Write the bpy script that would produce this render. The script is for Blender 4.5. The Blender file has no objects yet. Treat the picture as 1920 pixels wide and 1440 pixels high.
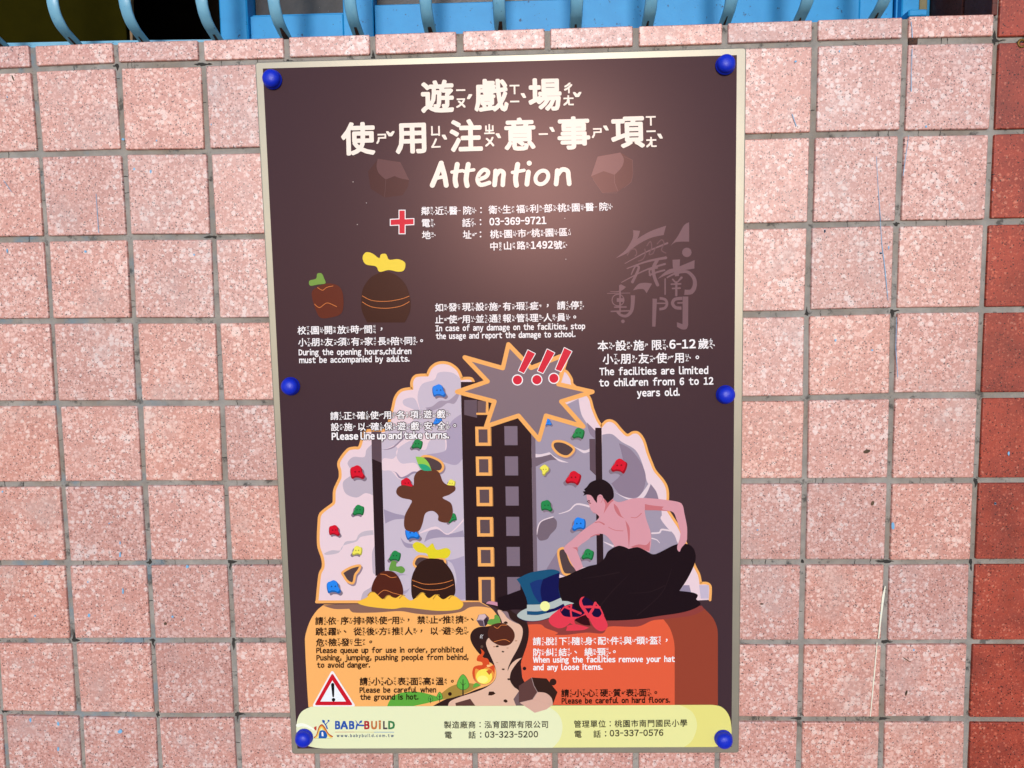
import bpy, bmesh, math, random
from mathutils import Vector, Matrix
from mathutils.geometry import tessellate_polygon
random.seed(7)
sc = bpy.context.scene
COL = sc.collection

# ------------------------------------------------------------------ camera, sky, sun, exposure
LINE_Z = 1.45                       # height of the first full mortar joint above the ground
CAM_ROT = (0.0906, -0.0364, 0.0123)  # rotation vector wall -> camera
CAM_X, CAM_H, CAM_D = 0.6335, -0.3243, 0.9355
F_PX = 1368.2

def rotvec(w):
    v = Vector(w); return Matrix.Rotation(v.length, 3, v.normalized())
RM = rotvec(CAM_ROT)
AX = Matrix(((1, 0, 0), (0, 0, -1), (0, 1, 0)))     # wall frame (x, up, towards viewer) -> world
def world(x, y, z): return Vector((x, -z, y + LINE_Z))
cam_d = bpy.data.cameras.new('camera'); cam = bpy.data.objects.new('camera', cam_d); COL.objects.link(cam)
cam_d.sensor_width = 36.0; cam_d.lens = 36.0 * F_PX / 1920.0
cam_d.clip_start = 0.01; cam_d.clip_end = 500
cam.matrix_world = Matrix.Translation(world(CAM_X, CAM_H, CAM_D)) @ (AX @ RM.transposed()).to_4x4()
sc.camera = cam

def on(px, py, z=0.0):
    """where the photograph's pixel lies on the plane z metres in front of the tiles (wall frame)"""
    d = RM.transposed() @ Vector(((px - 960) / F_PX, -(py - 720) / F_PX, -1.0))
    t = (z - CAM_D) / d.z
    return Vector((CAM_X + t * d.x, CAM_H + t * d.y, z))

SUN_EL, SUN_ROT, SUN_STRENGTH, SUN_ANGLE = None, None, 1.5, 11.0
hp = on(1005, 335, 0.008); v = (Vector((CAM_X, CAM_H, CAM_D)) - hp).normalized()
sdir = AX @ Vector((-v.x, -v.y, v.z))               # towards the sun (its mirror image shows on the sign)
SUN_EL = math.asin(sdir.z); SUN_AZ = math.atan2(sdir.x, sdir.y)
w = bpy.data.worlds.new('World'); sc.world = w; w.use_nodes = True
nt = w.node_tree; bg = nt.nodes['Background']
sky = nt.nodes.new('ShaderNodeTexSky'); sky.sky_type = 'NISHITA'; sky.sun_disc = False
sky.sun_elevation = SUN_EL; sky.sun_rotation = SUN_AZ
sky.air_density = 1.0; sky.dust_density = 0.4; sky.ozone_density = 3.0
nt.links.new(sky.outputs[0], bg.inputs[0]); bg.inputs[1].default_value = 0.12
sl = bpy.data.lights.new('sun', 'SUN'); so = bpy.data.objects.new('sun', sl); COL.objects.link(so)
sl.energy = SUN_STRENGTH; sl.angle = math.radians(SUN_ANGLE); sl.color = (1.0, 0.955, 0.93)
so.rotation_euler = sdir.to_track_quat('Z', 'Y').to_euler()
so.location = (0.6, -3, 3)
sc.view_settings.view_transform = 'Standard'; sc.view_settings.look = 'None'
sc.view_settings.exposure = 0.57; sc.view_settings.gamma = 1.0

# ------------------------------------------------------------------ helpers
def lin(c):
    return tuple(((x / 255) / 12.92 if x / 255 <= 0.04045 else ((x / 255 + 0.055) / 1.055) ** 2.4) for x in c)
def tag(o, label=None, cat=None, kind=None, group=None):
    if label: o['label'] = label
    if cat: o['category'] = cat
    if kind: o['kind'] = kind
    if group: o['group'] = group
    return o
def thing(name, label, cat, loc):
    o = bpy.data.objects.new(name, None); COL.objects.link(o); o.location = loc
    o.empty_display_size = 0.05
    return tag(o, label, cat, 'thing')
def link(name, mesh, parent=None):
    o = bpy.data.objects.new(name, mesh); COL.objects.link(o)
    if parent: o.parent = parent; o.matrix_parent_inverse = inv_world(parent)
    return o
def inv_world(p):
    m = Matrix.Identity(4); q = p
    chain = []
    while q: chain.append(q); q = q.parent
    for q in reversed(chain):
        m = m @ q.matrix_parent_inverse @ q.matrix_basis
    return m.inverted()
def mesh_from(name, verts, faces, mat=None, smooth=False):
    me = bpy.data.meshes.new(name); me.from_pydata([tuple(x) for x in verts], [], faces); me.update()
    if mat: me.materials.append(mat)
    if smooth: me.polygons.foreach_set('use_smooth', [True] * len(me.polygons))
    return me
def box_bm(bm, x0, x1, y0, y1, z0, z1, bev=0.0, seg=1):
    """box in the wall frame"""
    t = bmesh.new(); bmesh.ops.create_cube(t, size=1)
    for vv in t.verts:
        vv.co = world(x0 + (vv.co.x + .5) * (x1 - x0), y0 + (vv.co.z + .5) * (y1 - y0), z0 + (vv.co.y + .5) * (z1 - z0))
    bmesh.ops.recalc_face_normals(t, faces=t.faces)
    if bev: bmesh.ops.bevel(t, geom=t.edges[:], offset=bev, segments=seg, affect='EDGES', profile=.6)
    me = bpy.data.meshes.new('tmp'); t.to_mesh(me); t.free(); bm.from_mesh(me); bpy.data.meshes.remove(me)
def bm_obj(name, bm, mat, parent=None, smooth=False):
    me = bpy.data.meshes.new(name); bm.to_mesh(me); bm.free(); me.materials.append(mat)
    if smooth: me.polygons.foreach_set('use_smooth', [True] * len(me.polygons))
    return link(name, me, parent)
def box(name, mat, parent, *a, bev=0.0, seg=1):
    bm = bmesh.new(); box_bm(bm, *a, bev=bev, seg=seg); return bm_obj(name, bm, mat, parent)

# ------------------------------------------------------------------ materials
class NT:
    def __init__(s, name, rough=.5, spec=.5):
        s.m = bpy.data.materials.new(name); s.m.use_nodes = True
        s.t = s.m.node_tree; s.b = s.t.nodes['Principled BSDF']
        s.b.inputs['Roughness'].default_value = rough
        s.b.inputs['Specular IOR Level'].default_value = spec
        s.b.inputs['IOR'].default_value = 1.5
    def n(s, typ, **k):
        q = s.t.nodes.new(typ)
        for a, b in k.items(): setattr(q, a, b)
        return q
    def l(s, a, b): s.t.links.new(a, b)
    def ramp(s, inp, stops, interp='LINEAR'):
        r = s.n('ShaderNodeValToRGB'); r.color_ramp.interpolation = interp
        e = r.color_ramp.elements
        while len(e) < len(stops): e.new(0.5)
        for q, (p, c) in zip(e, stops):
            q.position = p; q.color = (*c, 1) if len(c) == 3 else c
        s.l(inp, r.inputs[0]); return r.outputs[0]
    def coords(s, per_object=True):
        tc = s.n('ShaderNodeTexCoord'); out = tc.outputs['Object']
        if per_object:
            oi = s.n('ShaderNodeObjectInfo'); mm = s.n('ShaderNodeMath', operation='MULTIPLY'); mm.inputs[1].default_value = 37.0
            s.l(oi.outputs['Random'], mm.inputs[0])
            cx = s.n('ShaderNodeCombineXYZ'); s.l(mm.outputs[0], cx.inputs[0]); s.l(mm.outputs[0], cx.inputs[1])
            ad = s.n('ShaderNodeVectorMath', operation='ADD'); s.l(out, ad.inputs[0]); s.l(cx.outputs[0], ad.inputs[1])
            s.rand = oi.outputs['Random']; out = ad.outputs[0]
        return out
    def noise(s, co, scale, detail=3, rough=.55, dist=0):
        q = s.n('ShaderNodeTexNoise'); q.inputs['Scale'].default_value = scale
        q.inputs['Detail'].default_value = detail; q.inputs['Roughness'].default_value = rough
        q.inputs['Distortion'].default_value = dist
        s.l(co, q.inputs['Vector']); return q.outputs[0]
    def voro(s, co, scale, rand=1.0):
        q = s.n('ShaderNodeTexVoronoi', voronoi_dimensions='2D'); q.inputs['Scale'].default_value = scale; q.inputs['Randomness'].default_value = rand
        s.l(co, q.inputs['Vector']); return q
    def mix(s, fac, a, b, mode='MIX'):
        q = s.n('ShaderNodeMix', data_type='RGBA', blend_type=mode)
        for sock, val in ((q.inputs[0], fac), (q.inputs[6], a), (q.inputs[7], b)):
            if isinstance(val, (int, float)): sock.default_value = val
            elif isinstance(val, tuple): sock.default_value = (*val, 1)
            else: s.l(val, sock)
        return q.outputs[2]
    def math(s, op, a, b=0.0, clamp=False):
        q = s.n('ShaderNodeMath', operation=op); q.use_clamp = clamp
        for i, val in enumerate((a, b)):
            if isinstance(val, (int, float)): q.inputs[i].default_value = val
            else: s.l(val, q.inputs[i])
        return q.outputs[0]
    def color(s, c): s.l(c, s.b.inputs['Base Color'])
    def bump(s, h, strength=.2, dist=.001):
        q = s.n('ShaderNodeBump'); q.inputs['Strength'].default_value = strength; q.inputs['Distance'].default_value = dist
        s.l(h, q.inputs['Height']); s.l(q.outputs[0], s.b.inputs['Normal'])

W = (1, 1, 1); K0 = (0, 0, 0)
def speckled(name, base, base2, light, white, dark, light_amt, rough, spec=1.0):
    m = NT(name, rough, spec); co = m.coords()
    sx_ = m.n('ShaderNodeSeparateXYZ'); m.l(co, sx_.inputs[0]); cb_ = m.n('ShaderNodeCombineXYZ')
    m.l(sx_.outputs[0], cb_.inputs[0]); m.l(sx_.outputs[2], cb_.inputs[1]); m.l(sx_.outputs[1], cb_.inputs[2]); co = cb_.outputs[0]; m.b.inputs['IOR'].default_value = 1.6
    wob = m.n('ShaderNodeTexNoise'); wob.inputs['Scale'].default_value = 190; m.l(co, wob.inputs['Vector'])
    sc_ = m.n('ShaderNodeVectorMath', operation='SCALE'); sc_.inputs[3].default_value = .006; m.l(wob.outputs['Color'], sc_.inputs[0])
    ad = m.n('ShaderNodeVectorMath', operation='ADD'); m.l(co, ad.inputs[0]); m.l(sc_.outputs[0], ad.inputs[1]); dco = ad.outputs[0]
    c = m.mix(m.ramp(m.noise(co, 26, 3), [(.38, K0), (.62, W)]), lin(base), lin(base2))
    big = m.noise(co, 20, 2)
    # pale feldspar blobs, size varying from cell to cell
    v1 = m.voro(dco, 215); sep = m.n('ShaderNodeSeparateColor'); m.l(v1.outputs['Color'], sep.inputs[0])
    lim = m.math('MULTIPLY', sep.outputs[0], .70); lim = m.math('ADD', lim, m.math('MULTIPLY', m.math('SUBTRACT', big, .5), .9))
    lim = m.math('MULTIPLY', lim, light_amt)
    f1 = m.math('MULTIPLY', m.math('SUBTRACT', lim, v1.outputs['Distance']), 3.6, True)
    c = m.mix(f1, c, lin(light))
    v0 = m.voro(dco, 340); sep0 = m.n('ShaderNodeSeparateColor'); m.l(v0.outputs['Color'], sep0.inputs[0])
    c = m.mix(m.math('MULTIPLY', m.math('SUBTRACT', m.math('MULTIPLY', sep0.outputs[0], .6 * light_amt), v0.outputs['Distance']), 2.4, True), c, lin(light))
    v2 = m.voro(dco, 150); sep2 = m.n('ShaderNodeSeparateColor'); m.l(v2.outputs['Color'], sep2.inputs[0])
    lim2 = m.math('ADD', m.math('MULTIPLY', m.math('SUBTRACT', sep2.outputs[1], .45), .95), m.math('MULTIPLY', m.math('SUBTRACT', big, .5), 1.0))
    f2 = m.math('MULTIPLY', m.math('SUBTRACT', m.math('MULTIPLY', lim2, light_amt), v2.outputs['Distance']), 6.0, True)
    c = m.mix(m.math('MULTIPLY', f2, .75), c, lin(white))
    fine = m.noise(co, 700, 2)
    c = m.mix(m.ramp(fine, [(.3, (.55,)*3), (.5, K0)]), c, lin(base), 'MULTIPLY') if False else c
    # dark mineral specks
    for scale, frac, rad, amt in ((250, .15, .27, .95), (360, .20, .27, .9), (620, .14, .30, .6)):
        v3 = m.voro(co, scale); sp = m.n('ShaderNodeSeparateColor'); m.l(v3.outputs['Color'], sp.inputs[0])
        pick = m.math('MULTIPLY', m.math('SUBTRACT', sp.outputs[2], 1 - frac), 4.0 / frac, True)
        f3 = m.math('MULTIPLY', m.math('MULTIPLY', m.math('SUBTRACT', rad, v3.outputs['Distance']), 9.0, True), pick)
        c = m.mix(m.math('MULTIPLY', f3, amt), c, lin(dark))
    # grime and overall tone from tile to tile
    g = m.ramp(m.noise(co, 14, 4, .6), [(.52, K0), (.75, (.5,)*3)])
    c = m.mix(g, c, lin((196, 172, 168)) if light_amt > .8 else lin((130, 54, 38)))
    tone = m.ramp(m.rand, [(0, (.86, .87, .89)), (.35, (.97, .97, .975)), (.7, (1.0, .98, .96)), (1, (1.0, .92, .86))])
    c = m.mix(1.0, c, tone, 'MULTIPLY')
    m.color(c)
    m.l(m.ramp(m.noise(co, 90, 3), [(.3, (rough - .07,)*3), (.7, (rough + .1,)*3)]), m.b.inputs['Roughness'])
    m.bump(m.noise(co, 260, 3), .12, .0008)
    return m.m
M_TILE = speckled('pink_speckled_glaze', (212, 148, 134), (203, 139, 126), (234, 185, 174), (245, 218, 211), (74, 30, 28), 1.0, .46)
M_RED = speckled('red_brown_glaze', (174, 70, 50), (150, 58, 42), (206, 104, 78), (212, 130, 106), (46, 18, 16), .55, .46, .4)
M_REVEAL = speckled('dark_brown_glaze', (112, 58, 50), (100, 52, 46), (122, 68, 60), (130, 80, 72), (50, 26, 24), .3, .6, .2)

def mortar_mat():
    m = NT('grey_mortar', .85, .3); co = m.coords(False)
    c = m.mix(m.ramp(m.noise(co, 40, 5, .65), [(.3, K0), (.7, W)]), lin((134, 129, 124)), lin((168, 162, 155)))
    c = m.mix(m.ramp(m.noise(co, 9, 3), [(.45, K0), (.7, (.6,)*3)]), c, lin((126, 108, 88)))
    black = m.ramp(m.noise(co, 60, 4, .7), [(.57, K0), (.66, W)])
    c = m.mix(m.math('MULTIPLY', black, .7), c, lin((48, 46, 44)))
    # drips of the window's blue paint, mostly on the left
    sx = m.n('ShaderNodeSeparateXYZ'); m.l(co, sx.inputs[0])
    left = m.math('SUBTRACT', .9, m.math('MULTIPLY', sx.outputs[0], 2.6), True)
    blue = m.math('MULTIPLY', m.ramp(m.noise(co, 18, 4, .6), [(.54, K0), (.66, W)]), left)
    c = m.mix(m.math('MULTIPLY', blue, .8), c, lin((104, 140, 160)))
    m.color(c); m.bump(m.noise(co, 320, 5, .7), .5, .001); return m.m
M_MORTAR = mortar_mat()
def painted(name, c1, c2, rough, chip=None, chip_cut=.7, scale=30, metal=0.0, bump=.15, spec=.5):
    m = NT(name, rough, spec); co = m.coords(False)
    c = m.mix(m.ramp(m.noise(co, scale, 4, .6), [(.3, K0), (.7, W)]), lin(c1), lin(c2))
    if chip:
        f = m.ramp(m.noise(co, scale * 5, 5, .7), [(chip_cut, K0), (chip_cut + .03, W)])
        c = m.mix(f, c, lin(chip))
    m.color(c); m.b.inputs['Metallic'].default_value = metal
    m.bump(m.noise(co, scale * 9, 4), bump, .0006); return m.m
M_BLUE = painted('blue_gloss_paint', (22, 142, 204), (34, 154, 216), .5, (18, 70, 112), .635, 26)
M_BLUE_DK = painted('blue_joint_shadow_paint', (30, 84, 120), (38, 96, 136), .5)
M_GRILLE = painted('grey_blue_grille_paint', (112, 174, 206), (138, 194, 220), .38, (46, 40, 40), .67, 40)
M_RUST = painted('rusted_steel', (44, 30, 26), (92, 54, 36), .8, (24, 20, 20), .55, 90, bump=.6)
M_GLASS = painted('dusty_window_glass', (52, 48, 46), (66, 60, 56), .25, (150, 146, 138), .70, 40)
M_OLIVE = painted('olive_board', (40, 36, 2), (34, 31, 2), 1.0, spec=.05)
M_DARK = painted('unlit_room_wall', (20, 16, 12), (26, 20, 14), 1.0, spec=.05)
M_WOOD = painted('bare_wood', (120, 92, 62), (150, 120, 84), .7)
M_OLIVE_PAINT = painted('weathered_olive_paint', (110, 104, 70), (128, 118, 84), .6)
M_FRAME = painted('satin_champagne_board', (168, 159, 142), (160, 152, 136), .40, scale=14, metal=.5, bump=.03)
M_BRASS = painted('corroded_brass', (150, 112, 50), (110, 78, 36), .5, (60, 40, 24), .6, 200, metal=.6)
def cap_mat():
    m = NT('blue_plastic', .44, .5); m.b.inputs['Base Color'].default_value = (*lin((8, 40, 198)), 1)
    co = m.coords(False); m.bump(m.noise(co, 230, 4), .45, .0008); return m.m
M_CAP = cap_mat()
GLOSS = .26
PM = {}
def ink(c):
    c = tuple(int(x) for x in c)
    if c not in PM:
        m = NT('print_ink_%d_%d_%d' % c, GLOSS, .135); m.b.inputs['Base Color'].default_value = (*lin(c), 1)
        m.b.inputs['Specular Tint'].default_value = (1.0, .54, .46, 1)
        PM[c] = m.m
    return PM[c]

# ------------------------------------------------------------------ ground
gm = NT('playground_concrete', .9, .3); gco = gm.coords(False)
gm.color(gm.mix(gm.noise(gco, 3, 6, .7), lin((122, 120, 118)), lin((146, 144, 140))))
g = link('ground', mesh_from('ground', [(-60, -60, 0), (60, -60, 0), (60, 60, 0), (-60, 60, 0)], [(0, 1, 2, 3)], gm.m))
tag(g, 'grey concrete ground in front of the tiled wall', kind='structure')

# ------------------------------------------------------------------ tile grid: measured joint crossings (column, row) -> photo pixel
JOINT = {}
def row(r, d): 
    for c, p in d.items(): JOINT[(c, r)] = p
row(0, {0: (65.5, 131), 1: (220, 123), 2: (380, 119.5), 9: (1527.3, 82.7), 10: (1695.7, 78.3), 11: (1865, 76)})
row(1, {0: (77, 289.5), 1: (234.5, 286), 2: (392.5, 284.5), 9: (1523.3, 254), 10: (1689.3, 250.7), 11: (1858.3, 248.3)})
row(2, {0: (88, 448), 1: (244, 445), 2: (401.5, 444.5), 9: (1516.7, 422.7), 10: (1681, 420), 11: (1847.7, 416.7)})
row(3, {0: (99, 602), 1: (253.5, 601), 2: (409, 601), 9: (1512.8, 587.8), 10: (1673.9, 582.8), 11: (1838.3, 580.8)})
row(4, {0: (110, 756), 1: (263, 755.5), 2: (416.5, 755.5), 9: (1509.7, 746), 10: (1671, 742), 11: (1834.4, 740.3)})
row(5, {0: (121, 906.5), 1: (272.5, 904.5), 2: (424.5, 905.5), 9: (1507.8, 901), 10: (1667.3, 900.5), 11: (1829.8, 899.8)})
row(6, {0: (127.5, 1054.5), 1: (280.5, 1054.5), 2: (431.3, 1053.8), 9: (1504.4, 1052.7), 10: (1661.2, 1053), 11: (1821.3, 1052)})
row(7, {0: (139.5, 1200), 1: (287, 1200), 2: (438, 1200), 9: (1502.5, 1203), 10: (1656.3, 1203), 11: (1815, 1202)})
row(8, {0: (151, 1337), 1: (296, 1340), 2: (444.4, 1339.5), 9: (1498.8, 1347), 10: (1652.5, 1347.4), 11: (1812, 1347.5)})
MZ = -0.003
NODE = {k: on(*p, MZ) for k, p in JOINT.items()}
for r in range(9):                       # joints hidden by the board: evenly spread between their neighbours
    a, b = NODE[(2, r)], NODE[(9, r)]
    for c in range(3, 9): NODE[(c, r)] = a.lerp(b, (c - 2) / 7)
    for c in (-1, -2): NODE[(c, r)] = NODE[(0, r)] + (NODE[(0, r)] - NODE[(1, r)]) * (-c)
    for c in (12, 13, 14): NODE[(c, r)] = NODE[(11, r)] + Vector((.1085, 0, 0)) * (c - 11)
for c in range(-2, 15):
    for k in (9, 10, 11, 12): NODE[(c, k)] = NODE[(c, 8)] + Vector((.0008, -.1073, 0)) * (k - 8)
    for k in (1, 2, 3, 4, 5): NODE[(c, -k)] = NODE[(c, 0)] + Vector((0, .1073, 0)) * k
TOPS = [(55, 86.5), (210, 78), (533, 69.5), (697, 65), (855, 60), (1020, 55.5), (1188, 49.5), (1354, 42.5), (1522, 36.3), (1692, 31.3), (1858, 27.6)]
tp = [on(*p) for p in TOPS]
mx = sum(p.x for p in tp) / len(tp); my = sum(p.y for p in tp) / len(tp)
sl_ = sum((p.x - mx) * (p.y - my) for p in tp) / sum((p.x - mx) ** 2 for p in tp)
def top_y(x): return my + sl_ * (x - mx)
TOP_Y = my
GAP = .0074
TH = .006

def tile_mesh(w, h, mat, name):
    """glazed tile, front face at z = 0, centred; rounded corners and a soft pressed edge"""
    r, n = .0016, 3
    def ring(ins, z):
        out = []
        for cx, cy, a0 in ((w / 2, h / 2, 0), (-w / 2, h / 2, 90), (-w / 2, -h / 2, 180), (w / 2, -h / 2, 270)):
            for i in range(n):
                a = math.radians(a0 + 90 * i / (n - 1)); sx = math.copysign(1, cx); sy = math.copysign(1, cy)
                out.append((cx - sx * r + (r - ins) * math.cos(a), -z, cy - sy * r + (r - ins) * math.sin(a)))
        return out
    rings = [ring(0, -TH), ring(0, -.0013), ring(.0004, -.0005), ring(.0013, 0)]
    verts = [p for q in rings for p in q]; k = 4 * n; faces = []
    for a in range(3):
        for i in range(k):
            j = (i + 1) % k; faces.append((a * k + i, a * k + j, (a + 1) * k + j, (a + 1) * k + i))
    faces.append(tuple(3 * k + i for i in range(k)))
    me = mesh_from(name, verts, faces, mat); me.polygons.foreach_set('use_smooth', [True] * (3 * k) + [False]); return me

wall = thing('tiled_wall', 'pink speckled square tile wall with grey mortar joints, under the blue window', 'wall', world(.6, -LINE_Z, -.05))
pillar = thing('tiled_pillar', 'red brown tiled pillar at the right end of the pink wall', 'pillar', world(1.27, -LINE_Z, -.05))
def put_tile(parent, mesh, w0, h0, a, b, c, d, gx=GAP, gy=GAP, tilt=.009):
    """a..d: joint crossings top-left, top-right, bottom-right, bottom-left"""
    ctr = (a + b + c + d) / 4
    tw = ((b - a).length + (c - d).length) / 2 - gx; th = ((a - d).length + (b - c).length) / 2 - gy
    ang = math.atan2((b - a).y + (c - d).y, (b - a).x + (c - d).x)
    o = bpy.data.objects.new('tile', mesh); COL.objects.link(o)
    m = (Matrix.Translation(world(ctr.x + random.gauss(0, .0003), ctr.y + random.gauss(0, .0003), random.gauss(0, .00028)))
         @ Matrix.Rotation(-ang, 4, 'Y') @ Matrix.Rotation(random.gauss(0, tilt), 4, 'X') @ Matrix.Rotation(random.gauss(0, tilt), 4, 'Z')
         @ Matrix.Diagonal((tw / w0, 1, th / h0, 1)))
    o.parent = parent; o.matrix_parent_inverse = inv_world(parent); o.matrix_basis = m
    return o
TM = tile_mesh(.1, .1, M_TILE, 'tile'); TMN = tile_mesh(.1, .026, M_TILE, 'narrow_tile'); TMR = tile_mesh(.1, .1, M_RED, 'red_tile')
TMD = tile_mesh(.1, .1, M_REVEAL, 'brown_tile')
for r in range(0, 12):
    for c in range(-2, 11):
        put_tile(wall, TM, .1, .1, NODE[(c, r)], NODE[(c + 1, r)], NODE[(c + 1, r + 1)], NODE[(c, r + 1)])
for c in range(-2, 11):
    d, e = NODE[(c, 0)], NODE[(c + 1, 0)]
    a = Vector((d.x - .001, top_y(d.x) + GAP / 2, 0)); b = Vector((e.x - .001, top_y(e.x) + GAP / 2, 0))
    put_tile(wall, TMN, .1, .026, a, b, e, d, tilt=.002)
for r in range(-5, 12):
    for c in (11, 12, 13):
        put_tile(pillar, TMR, .1, .1, NODE[(c, r)], NODE[(c + 1, r)], NODE[(c + 1, r + 1)], NODE[(c, r + 1)])
X0 = NODE[(-2, 0)].x; X1 = NODE[(11, 0)].x; XB = NODE[(11, 8)].x
# mortar bodies
def prism(name, mat, parent, outline, z0, z1):
    n = len(outline); vs = [world(x, y, z1) for x, y in outline] + [world(x, y, z0) for x, y in outline]
    fs = [tuple(range(n)), tuple(reversed(range(n, 2 * n)))] + [(i, n + i, n + (i + 1) % n, (i + 1) % n) for i in range(n)]
    me = mesh_from(name, vs, fs, mat)
    bm = bmesh.new(); bm.from_mesh(me); bmesh.ops.recalc_face_normals(bm, faces=bm.faces); bm.to_mesh(me); bm.free()
    return link(name, me, parent)
LOW = -LINE_Z
prism('mortar', M_MORTAR, wall, [(X0, LOW), (XB, LOW), (X1, NODE[(11, 0)].y), (X1, top_y(X1) - .0012), (X0, top_y(X0) - .0012)], -.17, MZ - .0006)
WIN_TOP = .52
prism('mortar', M_MORTAR, pillar, [(XB + .0002, LOW), (X1 + .33, LOW), (X1 + .33, WIN_TOP), (X1 + .0002, WIN_TOP), (X1 + .0002, NODE[(11, 0)].y)], -.17, MZ - .001)
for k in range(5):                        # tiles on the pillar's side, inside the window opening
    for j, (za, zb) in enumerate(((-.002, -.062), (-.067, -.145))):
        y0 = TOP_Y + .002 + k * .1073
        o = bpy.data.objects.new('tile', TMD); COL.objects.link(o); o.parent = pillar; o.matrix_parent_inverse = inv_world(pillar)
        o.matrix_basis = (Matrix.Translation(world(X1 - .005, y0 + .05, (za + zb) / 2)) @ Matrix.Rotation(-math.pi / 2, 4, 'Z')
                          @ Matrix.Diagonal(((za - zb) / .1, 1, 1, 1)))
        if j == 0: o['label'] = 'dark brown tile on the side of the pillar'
# ------------------------------------------------------------------ marks on the wall
def flat_poly(pts):
    tri = tessellate_polygon([[Vector((p[0], p[1], 0)) for p in pts]]); return [tuple(t) for t in tri]
def ribbon(pts, widths):
    L, R = [], []
    for i, p in enumerate(pts):
        a = pts[max(0, i - 1)]; b = pts[min(len(pts) - 1, i + 1)]
        d = Vector((b[0] - a[0], b[1] - a[1])); d = d.normalized() if d.length else Vector((1, 0)); n = Vector((-d.y, d.x))
        w_ = widths[i] / 2 if isinstance(widths, (list, tuple)) else widths / 2
        L.append((p[0] + n.x * w_, p[1] + n.y * w_)); R.append((p[0] - n.x * w_, p[1] - n.y * w_))
    return L + R[::-1]
def marks(name, mat, parent, polys, z=.0009, kind=None):
    vs, fs = [], []
    for P in polys:
        k = len(vs)
        vs += [world(*on(x, y, z)) for x, y in P]; fs += [tuple(k + i for i in t) for t in flat_poly(P)]
    me = mesh_from(name, vs, fs, mat); o = link(name, me, parent)
    if kind: o['kind'] = kind
    return o
def R3(x, y): return (1280 + x / 3, y / 3)
def R8(x, y): return (1360 + x / 2.5714, 400 + y / 2.5714)
def R7(x, y): return (1360 + x / 2.666, 900 + y / 2.666)
def R6(x, y): return (x / 2.666, 900 + y / 2.666)
def R1(x, y): return (x / 3, y / 3)
M_BLUEDRIP = painted('dried_blue_paint', (112, 172, 214), (134, 188, 224), .5)
M_WHITE_MARK = painted('cream_paint_line', (238, 232, 208), (246, 242, 224), .6)
M_FLECK = painted('brown_debris', (74, 56, 42), (110, 88, 66), .9)
dr = []
for ln in ([R3(1285, 120), R3(1290, 160), R3(1292, 212)], [R3(1291, 275), R3(1287, 400), R3(1286, 515)], [R3(1272, 760), R3(1255, 880), R3(1240, 990)],
           [R3(1090, 880), R3(1098, 1030), R3(1113, 1240)], [R8(745, 0), R8(755, 150), R8(770, 270), R8(785, 420)], [R8(826, 500), R8(822, 650), R8(832, 790)],
           [R3(615, 640), R3(640, 710)], [R1(540, 1090), R1(555, 1310)], [R1(20, 1015), R1(65, 1080)]):
    n = len(ln); dr.append(ribbon(ln, [random.uniform(.6, 1.5) for _ in ln]))
def blot(x, y, rx, ry):
    return [(x + rx * random.uniform(.7, 1.25) * math.cos(a * math.pi / 4), y + ry * random.uniform(.7, 1.25) * math.sin(a * math.pi / 4)) for a in range(8)]
for p, rx, ry in ((R3(635, 345), 3, 2.5), (R3(882, 288), 1.5, 3), (R3(1370, 712), 2, 3), (R3(800, 1300), 2, 4), (R3(1115, 1425), 3, 2), (R3(1745, 1068), 1.5, 2), (R8(480, 85), 2, 4),
                  (R8(532, 612), 2.6, 3.4), (R8(708, 660), 2.5, 2.5), (R8(1367, 1158), 2.5, 5), (R8(750, 192), 3, 2.5), (R8(788, 165), 1.5, 5), (R8(1302, 1400), 2.5, 3), (R7(838, 230), 4, 8), (R7(160, 250), 1.8, 1.8),
                  (R7(942, 850), 2, 3), (R7(773, 665), 1.5, 1.5), (R7(1350, 118), 2.4, 2), (R6(600, 315), 1.4, 4), (R6(600, 375), 2.4, 7), (R6(614, 555), 2, 8), (R6(445, 677), 2.6, 5),
                  (R6(438, 510), 2, 2), (R6(935, 433), 3.5, 4), (R6(862, 683), 2.5, 3), (R6(152, 1200), 2.4, 6), (R6(290, 1220), 3, 5), (R6(290, 1345), 2.5, 5), (R6(600, 1258), 5, 5),
                  (R6(545, 216), 1.8, 1.6), (R6(905, 300), 1.5, 1.5), (R6(12, 58), 2, 3), (R6(175, 680), 2, 2), (R1(755, 950), 2.5, 3.4), (R1(848, 965), 2.2, 4), (R1(692, 783), 3.2, 3),
                  (R1(40, 1410), 1.6, 6), (R1(480, 1415), 3, 3), (R1(1092, 1432), 2.5, 2.5), (R1(1188, 700), 1.5, 2.4), (R1(40, 545), 1.5, 1.5), (R1(880, 790), 1.6, 2.4)):
    dr.append(blot(*p, rx * .8, ry * .8))
marks('paint_spots', M_BLUEDRIP, wall, dr, kind='stuff')
marks('paint_streak', M_WHITE_MARK, wall, [ribbon([R7(800, 530), R7(790, 580), R7(778, 680), R7(766, 792)], [1.5, 4.6, 3.2, 2.4]), ribbon([R7(759, 812), R7(746, 960), R7(725, 1183)], [1.4, 2.2, 1.6])])
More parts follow.
